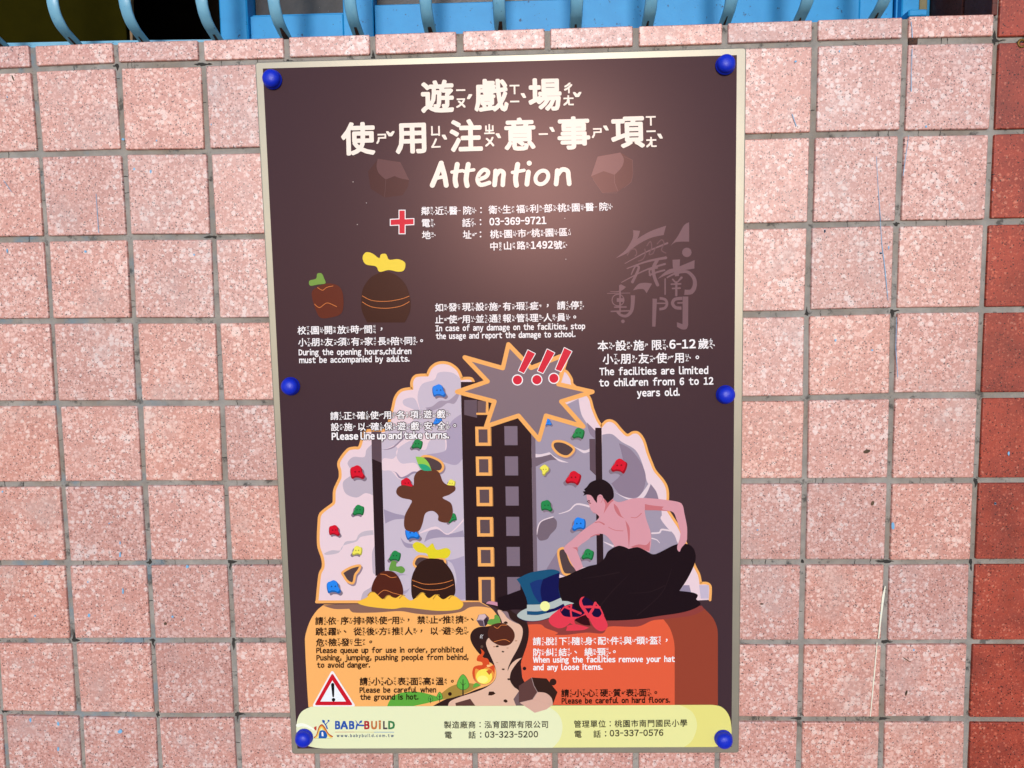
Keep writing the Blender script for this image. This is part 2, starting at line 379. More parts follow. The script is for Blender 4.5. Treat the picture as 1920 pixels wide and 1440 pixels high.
for x, y, rx, ry, a in ((*R8(682, 1148), 7, 3.6, -.25), (*R8(710, 1398), 3, 5, .3), (*R7(905, 1065), 2, 6, .2), (*R7(905, 898), 8.5, 1.2, .6), (*R6(826, 718), 3.4, 3, 0), (*R1(72, 438), 1.6, 6, -.3), (*R7(182, 620), 4, 1.6, 0)):
    vs = []; fs = []
    base = on(x, y, .0004); S = .00068
    for i in range(8):
        t = i * math.pi / 4; ca, sa = math.cos(t) * rx * S, math.sin(t) * ry * S
        vs.append(world(base.x + ca * math.cos(a) - sa * math.sin(-a), base.y - ca * math.sin(a) + sa * math.cos(a), .0004))
    vs.append(world(base.x, base.y, .0022)); fs = [(i, (i + 1) % 8, 8) for i in range(8)]
    link('dirt_fleck', mesh_from('dirt_fleck', vs, fs, M_FLECK, True), wall)
M_CRACK = painted('dark_joint_dirt', (44, 42, 40), (62, 58, 54), .95)
cr = []
rr_ = random.Random(11)
for (c, r), nd in NODE.items():
    if not (-1 <= c <= 12 and 0 <= r <= 9): continue
    for k in range(rr_.choice((0, 1, 1, 2, 3))):      # hairline cracks across a joint
        t = rr_.uniform(.12, .9); hor = rr_.random() < .5; e = GAP / 2
        x, y = (nd.x + .108 * t, nd.y) if hor else (nd.x - .002, nd.y - .107 * t)
        n_ = 4; pts = [(x + (rr_.uniform(-.0008, .0008) if hor else -e + 2 * e * i / 3), y + (-e + 2 * e * i / 3 if hor else rr_.uniform(-.0008, .0008))) for i in range(n_)]
        cr.append(ribbon(pts, [rr_.uniform(.0003, .0012) for _ in range(n_)]))
    if rr_.random() < (.3 if r < 5 else .75):          # black mould where joints meet
        for _ in range(rr_.choice((1, 2, 2, 3))):      # creeping along the joints from the crossing
            dx, dy = rr_.choice(((1, 0), (-1, 0), (0, 1), (0, -1))); ln = rr_.uniform(.003, .016)
            pts = [(nd.x + dx * (ln * i / 4 - .002) + rr_.uniform(-.0009, .0009), nd.y + dy * (ln * i / 4 - .002) + rr_.uniform(-.0009, .0009)) for i in range(5)]
            cr.append(ribbon(pts, [rr_.uniform(.0022, .0054), rr_.uniform(.002, .0054), rr_.uniform(.0012, .0046), rr_.uniform(.0008, .003), .0005]))
vs, fs = [], []
for P in cr:
    k = len(vs); vs += [world(x, y, MZ - .0003 + k * 2e-8) for x, y in P]; fs += [tuple(k + i for i in t) for t in flat_poly(P)]
o = link('joint_cracks', mesh_from('joint_cracks', vs, fs, M_CRACK), wall); o['kind'] = 'stuff'
# mortar chipped out at one crossing, and a corroded ring in the pillar joint
bm = bmesh.new(); cc = on(1280 + 1295 / 3, 78, MZ)
box_bm(bm, cc.x - .006, cc.x + .006, cc.y - .004, cc.y + .0045, MZ - .006, MZ + .0006, .0012)
bm_obj('rust_stain', bm, M_RUST, wall)
cc = on(1915.5, 81.5, 0); vs, fs = [], []
for i in range(14):
    for j in range(6):
        a, b = i * math.tau / 14, j * math.tau / 6; rr = .0042 + .0016 * math.cos(b)
        vs.append(world(cc.x + rr * math.cos(a), cc.y + rr * math.sin(a), .0002 + .0016 * math.sin(b)))
fs = [(i * 6 + j, ((i + 1) % 14) * 6 + j, ((i + 1) % 14) * 6 + (j + 1) % 6, i * 6 + (j + 1) % 6) for i in range(14) for j in range(6)]
link('rusty_eyelet', mesh_from('rusty_eyelet', vs, fs, M_BRASS, True), pillar)

# ------------------------------------------------------------------ window
WZ = -.125
win = thing('window', 'sky blue painted window frame behind the bars, its left side open and dark', 'window', world(.6, TOP_Y, -.14))
def wx(px, z=WZ, py=40): return on(px, py, z).x
def wy(py, z=WZ, px=900): return on(px, py, z).y
B0 = TOP_Y - .0005
box('post', M_BLUE, win, wx(418), wx(470), B0, WIN_TOP, WZ - .05, WZ + .012, bev=.002)
o = box('sash', M_BLUE, win, wx(470.8), wx(645, py=50), B0, wy(30, px=560), WZ - .03, WZ + .004, bev=.0012)
box('sash_lip', M_BLUE, win, wx(470.8), wx(645), wy(29.6, px=560), wy(23.5, px=560), WZ - .03, WZ - .004, bev=.001)
box('sash_stile', M_BLUE, win, wx(645.6), wx(702, py=40), B0, WIN_TOP, WZ - .03, WZ + .006, bev=.0012)
box('rail', M_BLUE, win, wx(704), wx(1608), B0, wy(6, px=900), WZ - .03, WZ + .005, bev=.0012)
box('rail', M_BLUE, win, wx(1609), wx(1672), B0, WIN_TOP, WZ - .03, WZ + .003, bev=.0012)
box('post', M_BLUE, win, wx(1674), wx(1688, WZ + .02), B0, WIN_TOP, WZ - .03, WZ + .010, bev=.0015)
box('post', M_BLUE, win, wx(1689, WZ + .02), wx(1722, WZ + .02), B0, WIN_TOP, WZ - .03, WZ + .022, bev=.0015)
box('jamb_strip', M_OLIVE_PAINT, win, wx(1722.6, WZ + .01), wx(1738, WZ + .01), B0, WIN_TOP, WZ - .03, WZ + .010, bev=.001)
box('jamb', M_BLUE, win, wx(1738.5, WZ), X1 - .006, B0, WIN_TOP, WZ - .03, WZ - .02, bev=.001)
box('bracket', M_BLUE, win, wx(1700, WZ + .04), wx(1735, WZ + .04), wy(33, WZ + .04, 1718), wy(20, WZ + .04, 1718), WZ + .022, WZ + .045, bev=.0015)
box('glass_pane', M_GLASS, win, wx(472), wx(646), wy(24, px=560), WIN_TOP - .04, WZ - .022, WZ - .018)
box('glass_pane', M_GLASS, win, wx(703), wx(1607), wy(7, px=900), WIN_TOP - .04, WZ - .022, WZ - .018)
box('head_rail', M_BLUE, win, X0, X1 - .006, WIN_TOP - .04, WIN_TOP, WZ - .05, WZ + .014, bev=.002)
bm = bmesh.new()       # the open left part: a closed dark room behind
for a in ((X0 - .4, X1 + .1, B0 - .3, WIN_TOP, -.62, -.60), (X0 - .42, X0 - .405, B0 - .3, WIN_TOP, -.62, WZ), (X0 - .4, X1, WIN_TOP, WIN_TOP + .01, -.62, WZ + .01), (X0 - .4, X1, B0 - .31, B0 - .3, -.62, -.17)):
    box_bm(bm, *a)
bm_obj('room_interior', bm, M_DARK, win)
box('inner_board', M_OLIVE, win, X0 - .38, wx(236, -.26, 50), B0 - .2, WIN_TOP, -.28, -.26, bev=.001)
prism('prop_stick', M_WOOD, win, [(wx(240, -.24, 75), B0 - .1), (wx(244.5, -.24, 75), B0 - .1), (wx(249, -.24, 0), WIN_TOP), (wx(244, -.24, 0), WIN_TOP)], -.25, -.242)
# ------------------------------------------------------------------ grille
gr = thing('window_grille', 'light blue steel window grille of flat bars curving in at the foot', 'window grille', world(.6, TOP_Y, -.06))
TOPPX = [-46, 98, 233, 377, 512, 655, 797, 935, 1082, 1223, 1375, 1520, 1667]
BOTPX = [(38, 83), (163, 77), (283, 72), (420, 68), (545, 66), (677, 63), (807, 60), (943, 57), (1080, 52.7), (1215, 47), (1358, 41.7), (1500, 35), (1650, 28)]
ZB, ZT = -.075, .004
def bar_profile():
    """upright, then one tight bend and back towards the wall"""
    r, end = .034, math.radians(72)
    pts = [(.62, ZT), (.20, ZT), (BEND, ZT)]
    for k in range(1, 11):
        a = end * k / 10; pts.append((BEND - r * math.sin(a), ZT - r * (1 - math.cos(a))))
    y, z = pts[-1]; k = (z - ZB) / math.sin(end)
    pts.append((y - k * math.cos(end), ZB)); pts.append((y - (k + .03) * math.cos(end), ZB - .03 * math.sin(end)))
    return pts
BEND = .052
PROF = bar_profile(); dy0 = TOP_Y
BW, BT = .0154, .0042
for tx, (bx, by) in zip(TOPPX, BOTPX):
    xt = on(tx, 0, ZT).x; xb = xt
    vs, fs = [], []
    n = len(PROF)
    for i, (y, z) in enumerate(PROF):
        a = PROF[max(0, i - 1)]; b = PROF[min(n - 1, i + 1)]
        d = Vector((b[0] - a[0], b[1] - a[1])).normalized(); nrm = Vector((-d.y, d.x)) * -1   # outward
        if nrm.y < 0: nrm = -nrm
        x = xt
        w_ = BW / 2 + random.uniform(-.0002, .0002)
        for sx, so_ in ((-1, 0), (-.8, 1), (.8, 1), (1, 0), (.8, -1), (-.8, -1)):
            vs.append(world(x + sx * w_, y + dy0 + nrm.x * so_ * BT / 2, z + nrm.y * so_ * BT / 2))
    for i in range(n - 1):
        for j in range(6): fs.append((i * 6 + j, i * 6 + (j + 1) % 6, (i + 1) * 6 + (j + 1) % 6, (i + 1) * 6 + j))
    me = mesh_from('bar', vs, fs, M_GRILLE, True); me.materials.append(M_RUST)
    bmq = bmesh.new(); bmq.from_mesh(me); bmesh.ops.recalc_face_normals(bmq, faces=bmq.faces); bmq.to_mesh(me); bmq.free()
    bar = link('bar', me, gr)
    # rust eating the foot of the bar, on its outer and lower face
    rv = []; y0, z0 = PROF[-3]; y1, z1 = PROF[-1]; dd = Vector((y1 - y0, z1 - z0)).normalized(); n2 = Vector((dd.y, -dd.x))
    t0 = random.uniform(-.10, .12)
    for q in range(7):
        tt = t0 + (1 - t0) * q / 6; off_ = random.uniform(-.12, .12) * BW
        y = y0 + (y1 - y0) * tt; z = z0 + (z1 - z0) * tt
        hw = BW / 2 * (.35 + .65 * min(1, q / 6 * 2.2)) * random.uniform(.75, 1.0)
        for s_ in (-1, 1): rv.append(world(xb + off_ * (s_ + 1) / 2 + s_ * hw * random.uniform(.45, .8), y + dy0 + n2.x * (BT / 2 + .0005), z + n2.y * (BT / 2 + .0005)))
    rf = [(2 * q, 2 * q + 1, 2 * q + 3, 2 * q + 2) for q in range(6)]
    link('rust_patch', mesh_from('rust_patch', rv, rf, M_RUST), bar)
la = on(-20, 79, ZB); lb = on(240, 73.5, ZB)
prism('bottom_rail', M_GRILLE, gr, [(X0, la.y - .02 + .0), (X1 - .02, TOP_Y + .004), (X1 - .02, TOP_Y + .012), (lb.x, lb.y), (la.x, la.y), (X0, la.y)], ZB - .01, ZB - .004)
for i in range(2): pass

# ------------------------------------------------------------------ the notice board
BZ = .0085
board = thing('notice_board', 'dark brown playground rules board in a pale frame, held by six blue caps', 'sign', world(*on(950, 760, BZ)))
def rounded(corners, r, n=5):
    out = []
    k = len(corners)
    for i in range(k):
        p = Vector(corners[i]); a = (Vector(corners[i - 1]) - p).normalized(); b = (Vector(corners[(i + 1) % k]) - p).normalized()
        s, e = p + a * r, p + b * r
        for j in range(n + 1):
            t = j / n; q = s * (1 - t) ** 2 + p * 2 * t * (1 - t) + e * t ** 2; out.append((q.x, q.y))
    return out
OUT = rounded([(477.7, 116), (1399.6, 88.6), (1385.6, 1412), (547.3, 1414)], 5)
INN = [(492.7, 128.5), (1381.7, 103.3), (1371.5, 1400.5), (557.5, 1403.6)]
def board_body():
    o3 = [on(x, y, BZ) for x, y in OUT]
    c = sum(o3, Vector()) / len(o3)
    def ins(k, z): return [world(p.x - (p.x - c.x) / abs(p.x - c.x) * k, p.y - (p.y - c.y) / abs(p.y - c.y) * k, z) for p in o3]
    rings = [ins(.0006, .0012), ins(0, .0022), ins(0, BZ - .0012), ins(.0004, BZ - .0004), ins(.0014, BZ)]
    n = len(o3); vs = [p for q in rings for p in q]; fs = [tuple(reversed(range(n)))]
    for a in range(len(rings) - 1): fs += [(a * n + i, a * n + (i + 1) % n, (a + 1) * n + (i + 1) % n, (a + 1) * n + i) for i in range(n)]
    fs.append(tuple((len(rings) - 1) * n + i for i in range(n)))
    me = mesh_from('backing_board', vs, fs, M_FRAME)
    bm = bmesh.new(); bm.from_mesh(me); bmesh.ops.recalc_face_normals(bm, faces=bm.faces); bm.to_mesh(me); bm.free()
    return link('backing_board', me, board)
board_body()

# --- printing: every shape is a thin film of ink, each lying on the ones printed before it
LAYER = [BZ + .0003]; STEP = 1.7e-6
class Print:
    def __init__(s, name, parent=None):
        s.name, s.parent, s.v, s.f, s.mi, s.mats = name, parent, [], [], [], []
    def slot(s, c):
        m = ink(c)
        if m not in s.mats: s.mats.append(m)
        return s.mats.index(m)
    def raw(s, pts3, tris, c):
        k = len(s.v); s.v += pts3; i = s.slot(c)
        for t in tris: s.f.append(tuple(k + q for q in t)); s.mi.append(i)
    def poly(s, pts, c, smooth=True):
        if smooth: pts = hermite(pts)
        pts = [(p[0], p[1]) for p in pts]
        LAYER[0] += STEP; z = LAYER[0]
        s.raw([world(*on(x, y, z)) for x, y in pts], flat_poly(pts), c)
    def line(s, pts, w, c, smooth=True, closed=False, cap=True):
        p = hermite(pts, closed) if smooth else [(q[0], q[1]) for q in pts]
        if isinstance(w, (tuple, list)):
            ws = [w[0] + (w[-1] - w[0]) * i / (len(p) - 1) for i in range(len(p))] if len(w) == 2 else [w[min(len(w) - 1, round(i * (len(w) - 1) / (len(p) - 1)))] for i in range(len(p))]
        else: ws = [w] * len(p)
        LAYER[0] += STEP; z = LAYER[0]
        n = len(p); L = []; Rr = []
        for i in range(n):
            a = p[i - 1] if (closed or i > 0) else p[i]; b = p[(i + 1) % n] if (closed or i < n - 1) else p[i]
            d = Vector((b[0] - a[0], b[1] - a[1])); d = d.normalized() if d.length > 1e-9 else Vector((1, 0)); m_ = 1.0
            q1 = Vector((p[i][0] - a[0], p[i][1] - a[1])); q2 = Vector((b[0] - p[i][0], b[1] - p[i][1]))
            if q1.length > 1e-6 and q2.length > 1e-6: m_ = 1 / max(.45, abs(d.dot(q1.normalized())))
            L.append((p[i][0] - d.y * ws[i] / 2 * m_, p[i][1] + d.x * ws[i] / 2 * m_)); Rr.append((p[i][0] + d.y * ws[i] / 2 * m_, p[i][1] - d.x * ws[i] / 2 * m_))
        tr = []
        for i in range(n if closed else n - 1):
            j = (i + 1) % n; tr += [(i, j, n + j), (i, n + j, n + i)]
        s.raw([world(*on(x, y, z)) for x, y in L + Rr], tr, c)
        if cap and not closed:
            for q, w_ in ((p[0], ws[0]), (p[-1], ws[-1])): s.disc(q[0], q[1], w_ / 2, c)
    def disc(s, x, y, r, c, ry=None, n=20, rot=0):
        ry = ry or r; ca, sa = math.cos(rot), math.sin(rot)
        P = []
        for i in range(n):
            a = i * math.tau / n; u, v_ = r * math.cos(a), ry * math.sin(a); P.append((x + u * ca - v_ * sa, y + u * sa + v_ * ca))
        s.poly(P, c, False)
    def done(s, label=None):
        me = bpy.data.meshes.new(s.name); me.from_pydata([tuple(v) for v in s.v], [], s.f)
        for m in s.mats: me.materials.append(m)
        me.polygons.foreach_set('material_index', s.mi); me.update()
        bm = bmesh.new(); bm.from_mesh(me)
        for f in bm.faces:
            f.normal_update()
            if f.normal.y > 0: f.normal_flip()
        bm.to_mesh(me); bm.free()
        o = link(s.name, me, s.parent)
        if label: o['label'] = label
        return o
def hermite(pts, closed=True, n=5):
    """smooth curve through the points; a point with a third item is a corner"""
    k = len(pts); T = []
    for i in range(k):
        if len(pts[i]) > 2: T.append((0, 0)); continue
        if not closed and i in (0, k - 1): T.append((0, 0)); continue
        a, b = pts[i - 1], pts[(i + 1) % k]; T.append(((b[0] - a[0]) / 2, (b[1] - a[1]) / 2))
    out = []
    for i in range(k if closed else k - 1):
        p, q = pts[i], pts[(i + 1) % k]; t0, t1 = T[i], T[(i + 1) % k]
        ln = math.hypot(q[0] - p[0], q[1] - p[1])
        def lim(t): 
            l_ = math.hypot(*t); return t if l_ <= ln * 1.3 or l_ == 0 else (t[0] * ln * 1.3 / l_, t[1] * ln * 1.3 / l_)
        t0, t1 = lim(t0), lim(t1)
        for j in range(n):
            t = j / n; h1 = 2 * t ** 3 - 3 * t * t + 1; h2 = t ** 3 - 2 * t * t + t; h3 = -2 * t ** 3 + 3 * t * t; h4 = t ** 3 - t * t
            out.append((h1 * p[0] + h2 * t0[0] + h3 * q[0] + h4 * t1[0], h1 * p[1] + h2 * t0[1] + h3 * q[1] + h4 * t1[1]))
    if not closed: out.append((pts[-1][0], pts[-1][1]))
    return out
def zf(x0, y0, s):
    return lambda *pts: [(x0 + p[0] / s, y0 + p[1] / s) + tuple(p[2:]) for p in pts]
A = zf(560, 660, 4.8); B = zf(840, 620, 3.84); C = zf(560, 940, 4.8); D = zf(920, 860, 4.3636); E_ = zf(540, 1120, 4.5714); F = zf(860, 1120, 3.5556)
G = zf(540, 1310, 6.4); LG = zf(1130, 400, 6.26); Q = zf(480, 360, 3.6923); U = zf(780, 360, 3.0968); H8 = zf(920, 1060, 8); MM = zf(1000, 890, 6); V = zf(870, 1130, 6.857); TT = zf(640, 0, 3); BR = zf(1090, 270, 13.09)

BROWN = (67, 48, 54); CREAM = (250, 234, 220); WHITE = (246, 238, 238); INK = (44, 24, 18); DARK = (42, 27, 32); OR = (244, 172, 98)
sheet_p = Print('printed_sheet', board); sheet_p.poly(INN, BROWN, False); sheet = sheet_p.done()

# --- lettering
GLY = {}
tc_ = bpy.data.curves.new('lettering', 'FONT'); tc_.fill_mode = 'FRONT'; tc_.dimensions = '2D'
to_ = bpy.data.objects.new('lettering', tc_); COL.objects.link(to_)
def glyph(ch, off=0.0, res=2):
    k = (ch, off, res)
    if k not in GLY:
        tc_.body = ch; tc_.size = 1.0; tc_.offset = off; tc_.resolution_u = res
        bpy.context.view_layer.update()
        ev = to_.evaluated_get(bpy.context.evaluated_depsgraph_get()); me = ev.to_mesh()
        vs = [(v_.co.x, v_.co.y) for v_ in me.vertices]; fs = [tuple(p.vertices) for p in me.polygons]; ev.to_mesh_clear()
        xs = [p[0] for p in vs] or [0]; ys = [p[1] for p in vs] or [0]
        GLY[k] = (vs, fs, min(xs), max(xs), min(ys), max(ys))
    return GLY[k]
SPREAD = [(0, 0)] + [(math.cos(i * math.tau / 8), math.sin(i * math.tau / 8)) for i in range(8)]
SPREAD_S = [(0, 0)] + [(math.cos((i + .5) * math.tau / 4), math.sin((i + .5) * math.tau / 4)) for i in range(4)]
LATIN = {}
def latin_glyph(txt):
    """a run of western letters set proportionally from the full-width forms"""
    if txt not in LATIN:
        vs, fs, x = [], [], 0.0
        for ch in txt:
            if ch == ' ': x += .27; continue
            g = glyph(chr(ord(ch) + 0xFEE0), 0, 2); k = len(vs); b_ = .062; f_ = .5 if ch == '-' else 1.0
            x += b_; vs += [((px_ - g[2]) * f_ + x, py_) for px_, py_ in g[0]]; fs += [tuple(k + i for i in f) for f in g[1]]; x += (g[3] - g[2]) * f_ + b_
        xs = [p[0] for p in vs]; ys = [p[1] for p in vs]; LATIN[txt] = (vs, fs, min(xs), max(xs), min(ys), max(ys))
    return LATIN[txt]
class Lettering(Print):
    def place(s, g, ox, oy, ux, uy, sx, sy, c, bold=0.0, spread=SPREAD):
        """glyph origin (ox, oy) in photo pixels; u is the unit baseline direction; bold spreads the strokes by that many pixels"""
        nx, ny = uy, -ux
        z = LAYER[0]
        o, ex, ey = on(ox, oy, z), on(ox + 10, oy, z), on(ox, oy + 10, z)
        ax, ay = (ex - o) / 10, (ey - o) / 10
        U = ax * ux + ay * uy; N = ax * nx + ay * ny
        base = [o + U * (x * sx) + N * (y * sy) for x, y in g[0]]
        for i, (dx, dy) in enumerate(spread if bold else spread[:1]):
            d = ax * (dx * bold) + ay * (dy * bold) + Vector((0, 0, i * MICRO))
            s.raw([world(*(q + d)) for q in base], g[1], c)
    def latin(s, txt, p, q, size, c, off=.020, outline=None):
        for o_, col in (((outline[1], outline[0]), ) if outline else ()) + ((off, c), ):
            g = latin_glyph(txt)
            size_ = size * .97; L = math.hypot(q[0] - p[0], q[1] - p[1]); ux, uy = (q[0] - p[0]) / L, (q[1] - p[1]) / L
            sx = L / (g[3] - g[2])
            s.place(g, p[0] - g[2] * sx * ux, p[1] - g[2] * sx * uy, ux, uy, sx, size_, col, (o_ + .018) * size, SPREAD if outline and col is outline[0] else SPREAD_S); LAYER[0] += STEP + 9 * MICRO
    def cjk(s, txt, p, q, size, c, nq=None, off=.020, ruby=True, outline=None, roff=.017):
        """p, q: centres of the first and the nq-th character"""
        nq = nq or len(txt) - 1
        L = math.hypot(q[0] - p[0], q[1] - p[1]) or 1; ux, uy = (q[0] - p[0]) / L, (q[1] - p[1]) / L; pitch = L / nq
        nx, ny = uy, -ux
        for o_, r_, col in (((outline[1], outline[1] * .8, outline[0]), ) if outline else ()) + ((off, roff, c), ):
            for i, ch in enumerate(txt):
                if ch in ' \u3000': continue
                cx, cy = p[0] + ux * pitch * i, p[1] + uy * pitch * i
                g = glyph(ch)
                if ch in '，、。：':
                    mx_, my_ = (g[2] + g[3]) / 2, (g[4] + g[5]) / 2
                else: mx_, my_ = .5, .38
                s.place(g, cx - (ux * mx_ + nx * my_) * size, cy - (uy * mx_ + ny * my_) * size, ux, uy, size, size, col, o_ * size)
                if ruby and ch in ZH:
                    zs = ZH[ch]; tone = zs[-1] if zs[-1] in 'ˊˇˋ' else ''; zs = zs[:-1] if tone else zs
                    rs = size * .33; n = len(zs); h = rs * (1.12 if n < 3 else .98)
                    for j, zc in enumerate(zs):
                        gx = .70 * size; gy = ((n - 1) / 2 - j) * h - .01 * size
                        s.place(glyph(zc), cx + ux * gx + nx * gy - (ux * .5 + nx * .38) * rs, cy + uy * gx + ny * gy - (uy * .5 + ny * .38) * rs, ux, uy, rs, rs, col, r_ * size, SPREAD_S)
                    if tone:
                        gx = .96 * size; gy = -((n - 1) / 2) * h + .16 * size if n > 1 else .12 * size
                        g2 = glyph(tone); m2x, m2y = (g2[2] + g2[3]) / 2, (g2[4] + g2[5]) / 2; ts = size * .85
                        s.place(g2, cx + ux * gx + nx * gy - (ux * m2x + nx * m2y) * ts, cy + uy * gx + ny * gy - (uy * m2x + ny * m2y) * ts, ux, uy, ts, ts, col, r_ * size, SPREAD_S)
            LAYER[0] += STEP + 9 * MICRO
MICRO = 0.4e-6
ZH = {}
for q_ in ('遊ㄧㄡˊ 戲ㄒㄧˋ 場ㄔㄤˇ 使ㄕˇ 用ㄩㄥˋ 注ㄓㄨˋ 意ㄧˋ 事ㄕˋ 項ㄒㄧㄤˋ 鄰ㄌㄧㄣˊ 近ㄐㄧㄣˋ 醫ㄧ 院ㄩㄢˋ 衛ㄨㄟˋ 生ㄕㄥ 福ㄈㄨˊ 利ㄌㄧˋ 部ㄅㄨˋ 桃ㄊㄠˊ 園ㄩㄢˊ 電ㄉㄧㄢˋ 話ㄏㄨㄚˋ '
           '地ㄉㄧˋ 址ㄓˇ 市ㄕˋ 區ㄑㄩ 中ㄓㄨㄥ 山ㄕㄢ 路ㄌㄨˋ 號ㄏㄠˋ 校ㄒㄧㄠˋ 開ㄎㄞ 放ㄈㄤˋ 時ㄕˊ 間ㄐㄧㄢ 小ㄒㄧㄠˇ 朋ㄆㄥˊ 友ㄧㄡˇ 須ㄒㄩ 有ㄧㄡˇ 家ㄐㄧㄚ 長ㄓㄤˇ 陪ㄆㄟˊ 同ㄊㄨㄥˊ '
           '如ㄖㄨˊ 發ㄈㄚ 現ㄒㄧㄢˋ 設ㄕㄜˋ 施ㄕ 瑕ㄒㄧㄚˊ 疵ㄘ 請ㄑㄧㄥˇ 停ㄊㄧㄥˊ 止ㄓˇ 並ㄅㄧㄥˋ 通ㄊㄨㄥ 報ㄅㄠˋ 管ㄍㄨㄢˇ 理ㄌㄧˇ 人ㄖㄣˊ 員ㄩㄢˊ 本ㄅㄣˇ 限ㄒㄧㄢˋ 歲ㄙㄨㄟˋ 正ㄓㄥˋ 確ㄑㄩㄝˋ '
           '各ㄍㄜˋ 以ㄧˇ 保ㄅㄠˇ 安ㄢ 全ㄑㄩㄢˊ 依ㄧ 序ㄒㄩˋ 排ㄆㄞˊ 隊ㄉㄨㄟˋ 禁ㄐㄧㄣˋ 推ㄊㄨㄟ 擠ㄐㄧˇ 跳ㄊㄧㄠˋ 躍ㄩㄝˋ 從ㄘㄨㄥˊ 後ㄏㄡˋ 方ㄈㄤ 避ㄅㄧˋ 免ㄇㄧㄢˇ 危ㄨㄟˊ 險ㄒㄧㄢˇ 心ㄒㄧㄣ 表ㄅㄧㄠˇ '
           '面ㄇㄧㄢˋ 高ㄍㄠ 溫ㄨㄣ 脫ㄊㄨㄛ 下ㄒㄧㄚˋ 隨ㄙㄨㄟˊ 身ㄕㄣ 配ㄆㄟˋ 件ㄐㄧㄢˋ 與ㄩˇ 頭ㄊㄡˊ 盔ㄎㄨㄟ 防ㄈㄤˊ 糾ㄐㄧㄡ 結ㄐㄧㄝˊ 繞ㄖㄠˋ 頸ㄐㄧㄥˇ 硬ㄧㄥˋ 質ㄓˊ').split():
    ZH[q_[0]] = q_[1:]

# --- boulders beside the heading, red cross, calligraphic emblem
p = Print('boulder_drawing', sheet)
p.poly(TT((215, 893), (332, 912), (382, 1012)), (70, 44, 44), False) if False else None
p.poly(TT((150, 965), (208, 893), (330, 910), (382, 1010), (375, 1050), (345, 1098), (245, 1112), (165, 1062)), (68, 42, 43), False)
p.poly(TT((205, 893, 1), (332, 912, 1), (382, 1012, 1), (335, 1004), (300, 990, 1), (250, 1010, 1), (212, 975), (198, 935)), (98, 68, 70))
p.line(TT((250, 1012), (247, 1060), (243, 1110)), .7, (92, 66, 68), cap=False); p.done()
p = Print('boulder_drawing', sheet)
p.poly(BR((240, 790), (400, 300), (960, 205), (1250, 385), (1270, 750), (1220, 940), (900, 1165), (520, 1200)), (84, 52, 52), False)
p.poly(BR((240, 790), (550, 670), (820, 750), (830, 960), (900, 1165), (520, 1200)), (92, 58, 58), False)
p.poly(BR((240, 790, 1), (400, 310, 1), (955, 210, 1), (1035, 340), (1030, 480), (960, 610), (815, 755, 1), (550, 665, 1)), (122, 86, 86))
p.line(BR((812, 755), (815, 950), (900, 1165)), .9, (116, 82, 82), smooth=False, cap=False)
p.line(BR((280, 860), (520, 1200), (880, 1200)), .6, (110, 78, 78), smooth=False, cap=False); p.line(BR((1040, 310), (1255, 395), (1268, 740), (1225, 930), (1050, 1080)), .6, (106, 76, 78), smooth=False, cap=False); p.done()
p = Print('red_cross', sheet)
cx, cy = 753.9, 416.2
def cross(r, w): return [(cx - w, cy - r), (cx + w, cy - r), (cx + w, cy - w), (cx + r, cy - w - .8), (cx + r, cy + w - .8), (cx + w, cy + w), (cx + w, cy + r), (cx - w, cy + r), (cx - w, cy + w), (cx - r, cy + w + .8), (cx - r, cy - w + .8), (cx - w, cy - w)]
p.poly(cross(23, 6.6), WHITE, False); p.poly(cross(21.4, 5.0), (212, 34, 56), False); p.done()
EM = (116, 88, 94)
p = Print('calligraphy_emblem', sheet)
p.poly(LG((150, 528, 1), (270, 430), (345, 310), (360, 250), (355, 198, 1), (438, 205, 1), (425, 260), (405, 300, 1), (560, 210), (745, 145, 1), (715, 255, 1), (560, 290), (400, 375), (280, 470)), EM)
p.poly(LG((790, 390, 1), (880, 270), (955, 140), (1015, 105, 1), (1015, 332, 1), (860, 338)), EM)
p.disc(*LG((988, 458))[0], 8.8, EM, n=28)
p.line(LG((260, 590), (520, 450), (760, 350)), (1.2, 3.6), EM)
for pts in (((290, 490), (330, 430), (380, 420), (400, 470), (380, 500)), ((420, 560), (470, 540), (500, 480), (495, 420)), ((520, 380), (560, 330), (575, 400), (545, 480), (590, 470), (620, 400)), ((640, 360), (690, 310), (720, 350), (690, 430), (740, 465))):
    p.line(LG(*pts), 2.2, (96, 70, 76))
p.line(LG((285, 648), (520, 565), (740, 522)), (1.6, 5.5), EM)
p.line(LG((222, 810), (430, 700), (560, 645), (730, 595)), (1.6, 4.0), EM)
p.line(LG((335, 720), (385, 620), (425, 640), (350, 805)), (1.8, 5.5), EM)
p.line(LG((640, 550), (595, 640), (605, 740), (645, 840)), (6.5, 6.0), EM)
p.line(LG((560, 730), (552, 665), (640, 640)), 3, EM); p.line(LG((550, 725), (640, 690), (725, 668)), 3.4, EM)
p.poly(LG((355, 905, 1), (420, 830), (500, 815), (580, 825, 1), (515, 938, 1), (480, 892), (420, 890)), EM)
p.poly(LG((210, 830, 1), (275, 865, 1), (205, 905, 1)), EM)
p.line(LG((90, 918), (180, 918), (250, 880)), (1, 2.4), EM); p.line(LG((56, 940), (320, 935)), 1.3, EM)
p.line(LG(*[(180 + 70 * math.cos(a * .4488), 1018 + 68 * math.sin(a * .4488)) for a in range(14)]), 1.8, EM, closed=True)
p.poly(LG((165, 995), (250, 995), (250, 1040), (165, 1040)), EM, False)
p.line(LG((204, 850), (204, 1000), (204, 1160)), (3.6, 2.6), EM); p.line(LG((140, 1101), (275, 1099)), 2.6, EM); p.line(LG((100, 1151), (310, 1144)), 2.6, EM)
p.line(LG((355, 962), (352, 1060), (335, 1150), (280, 1203), (215, 1195), (170, 1155)), (8, 4), EM, cap=False)
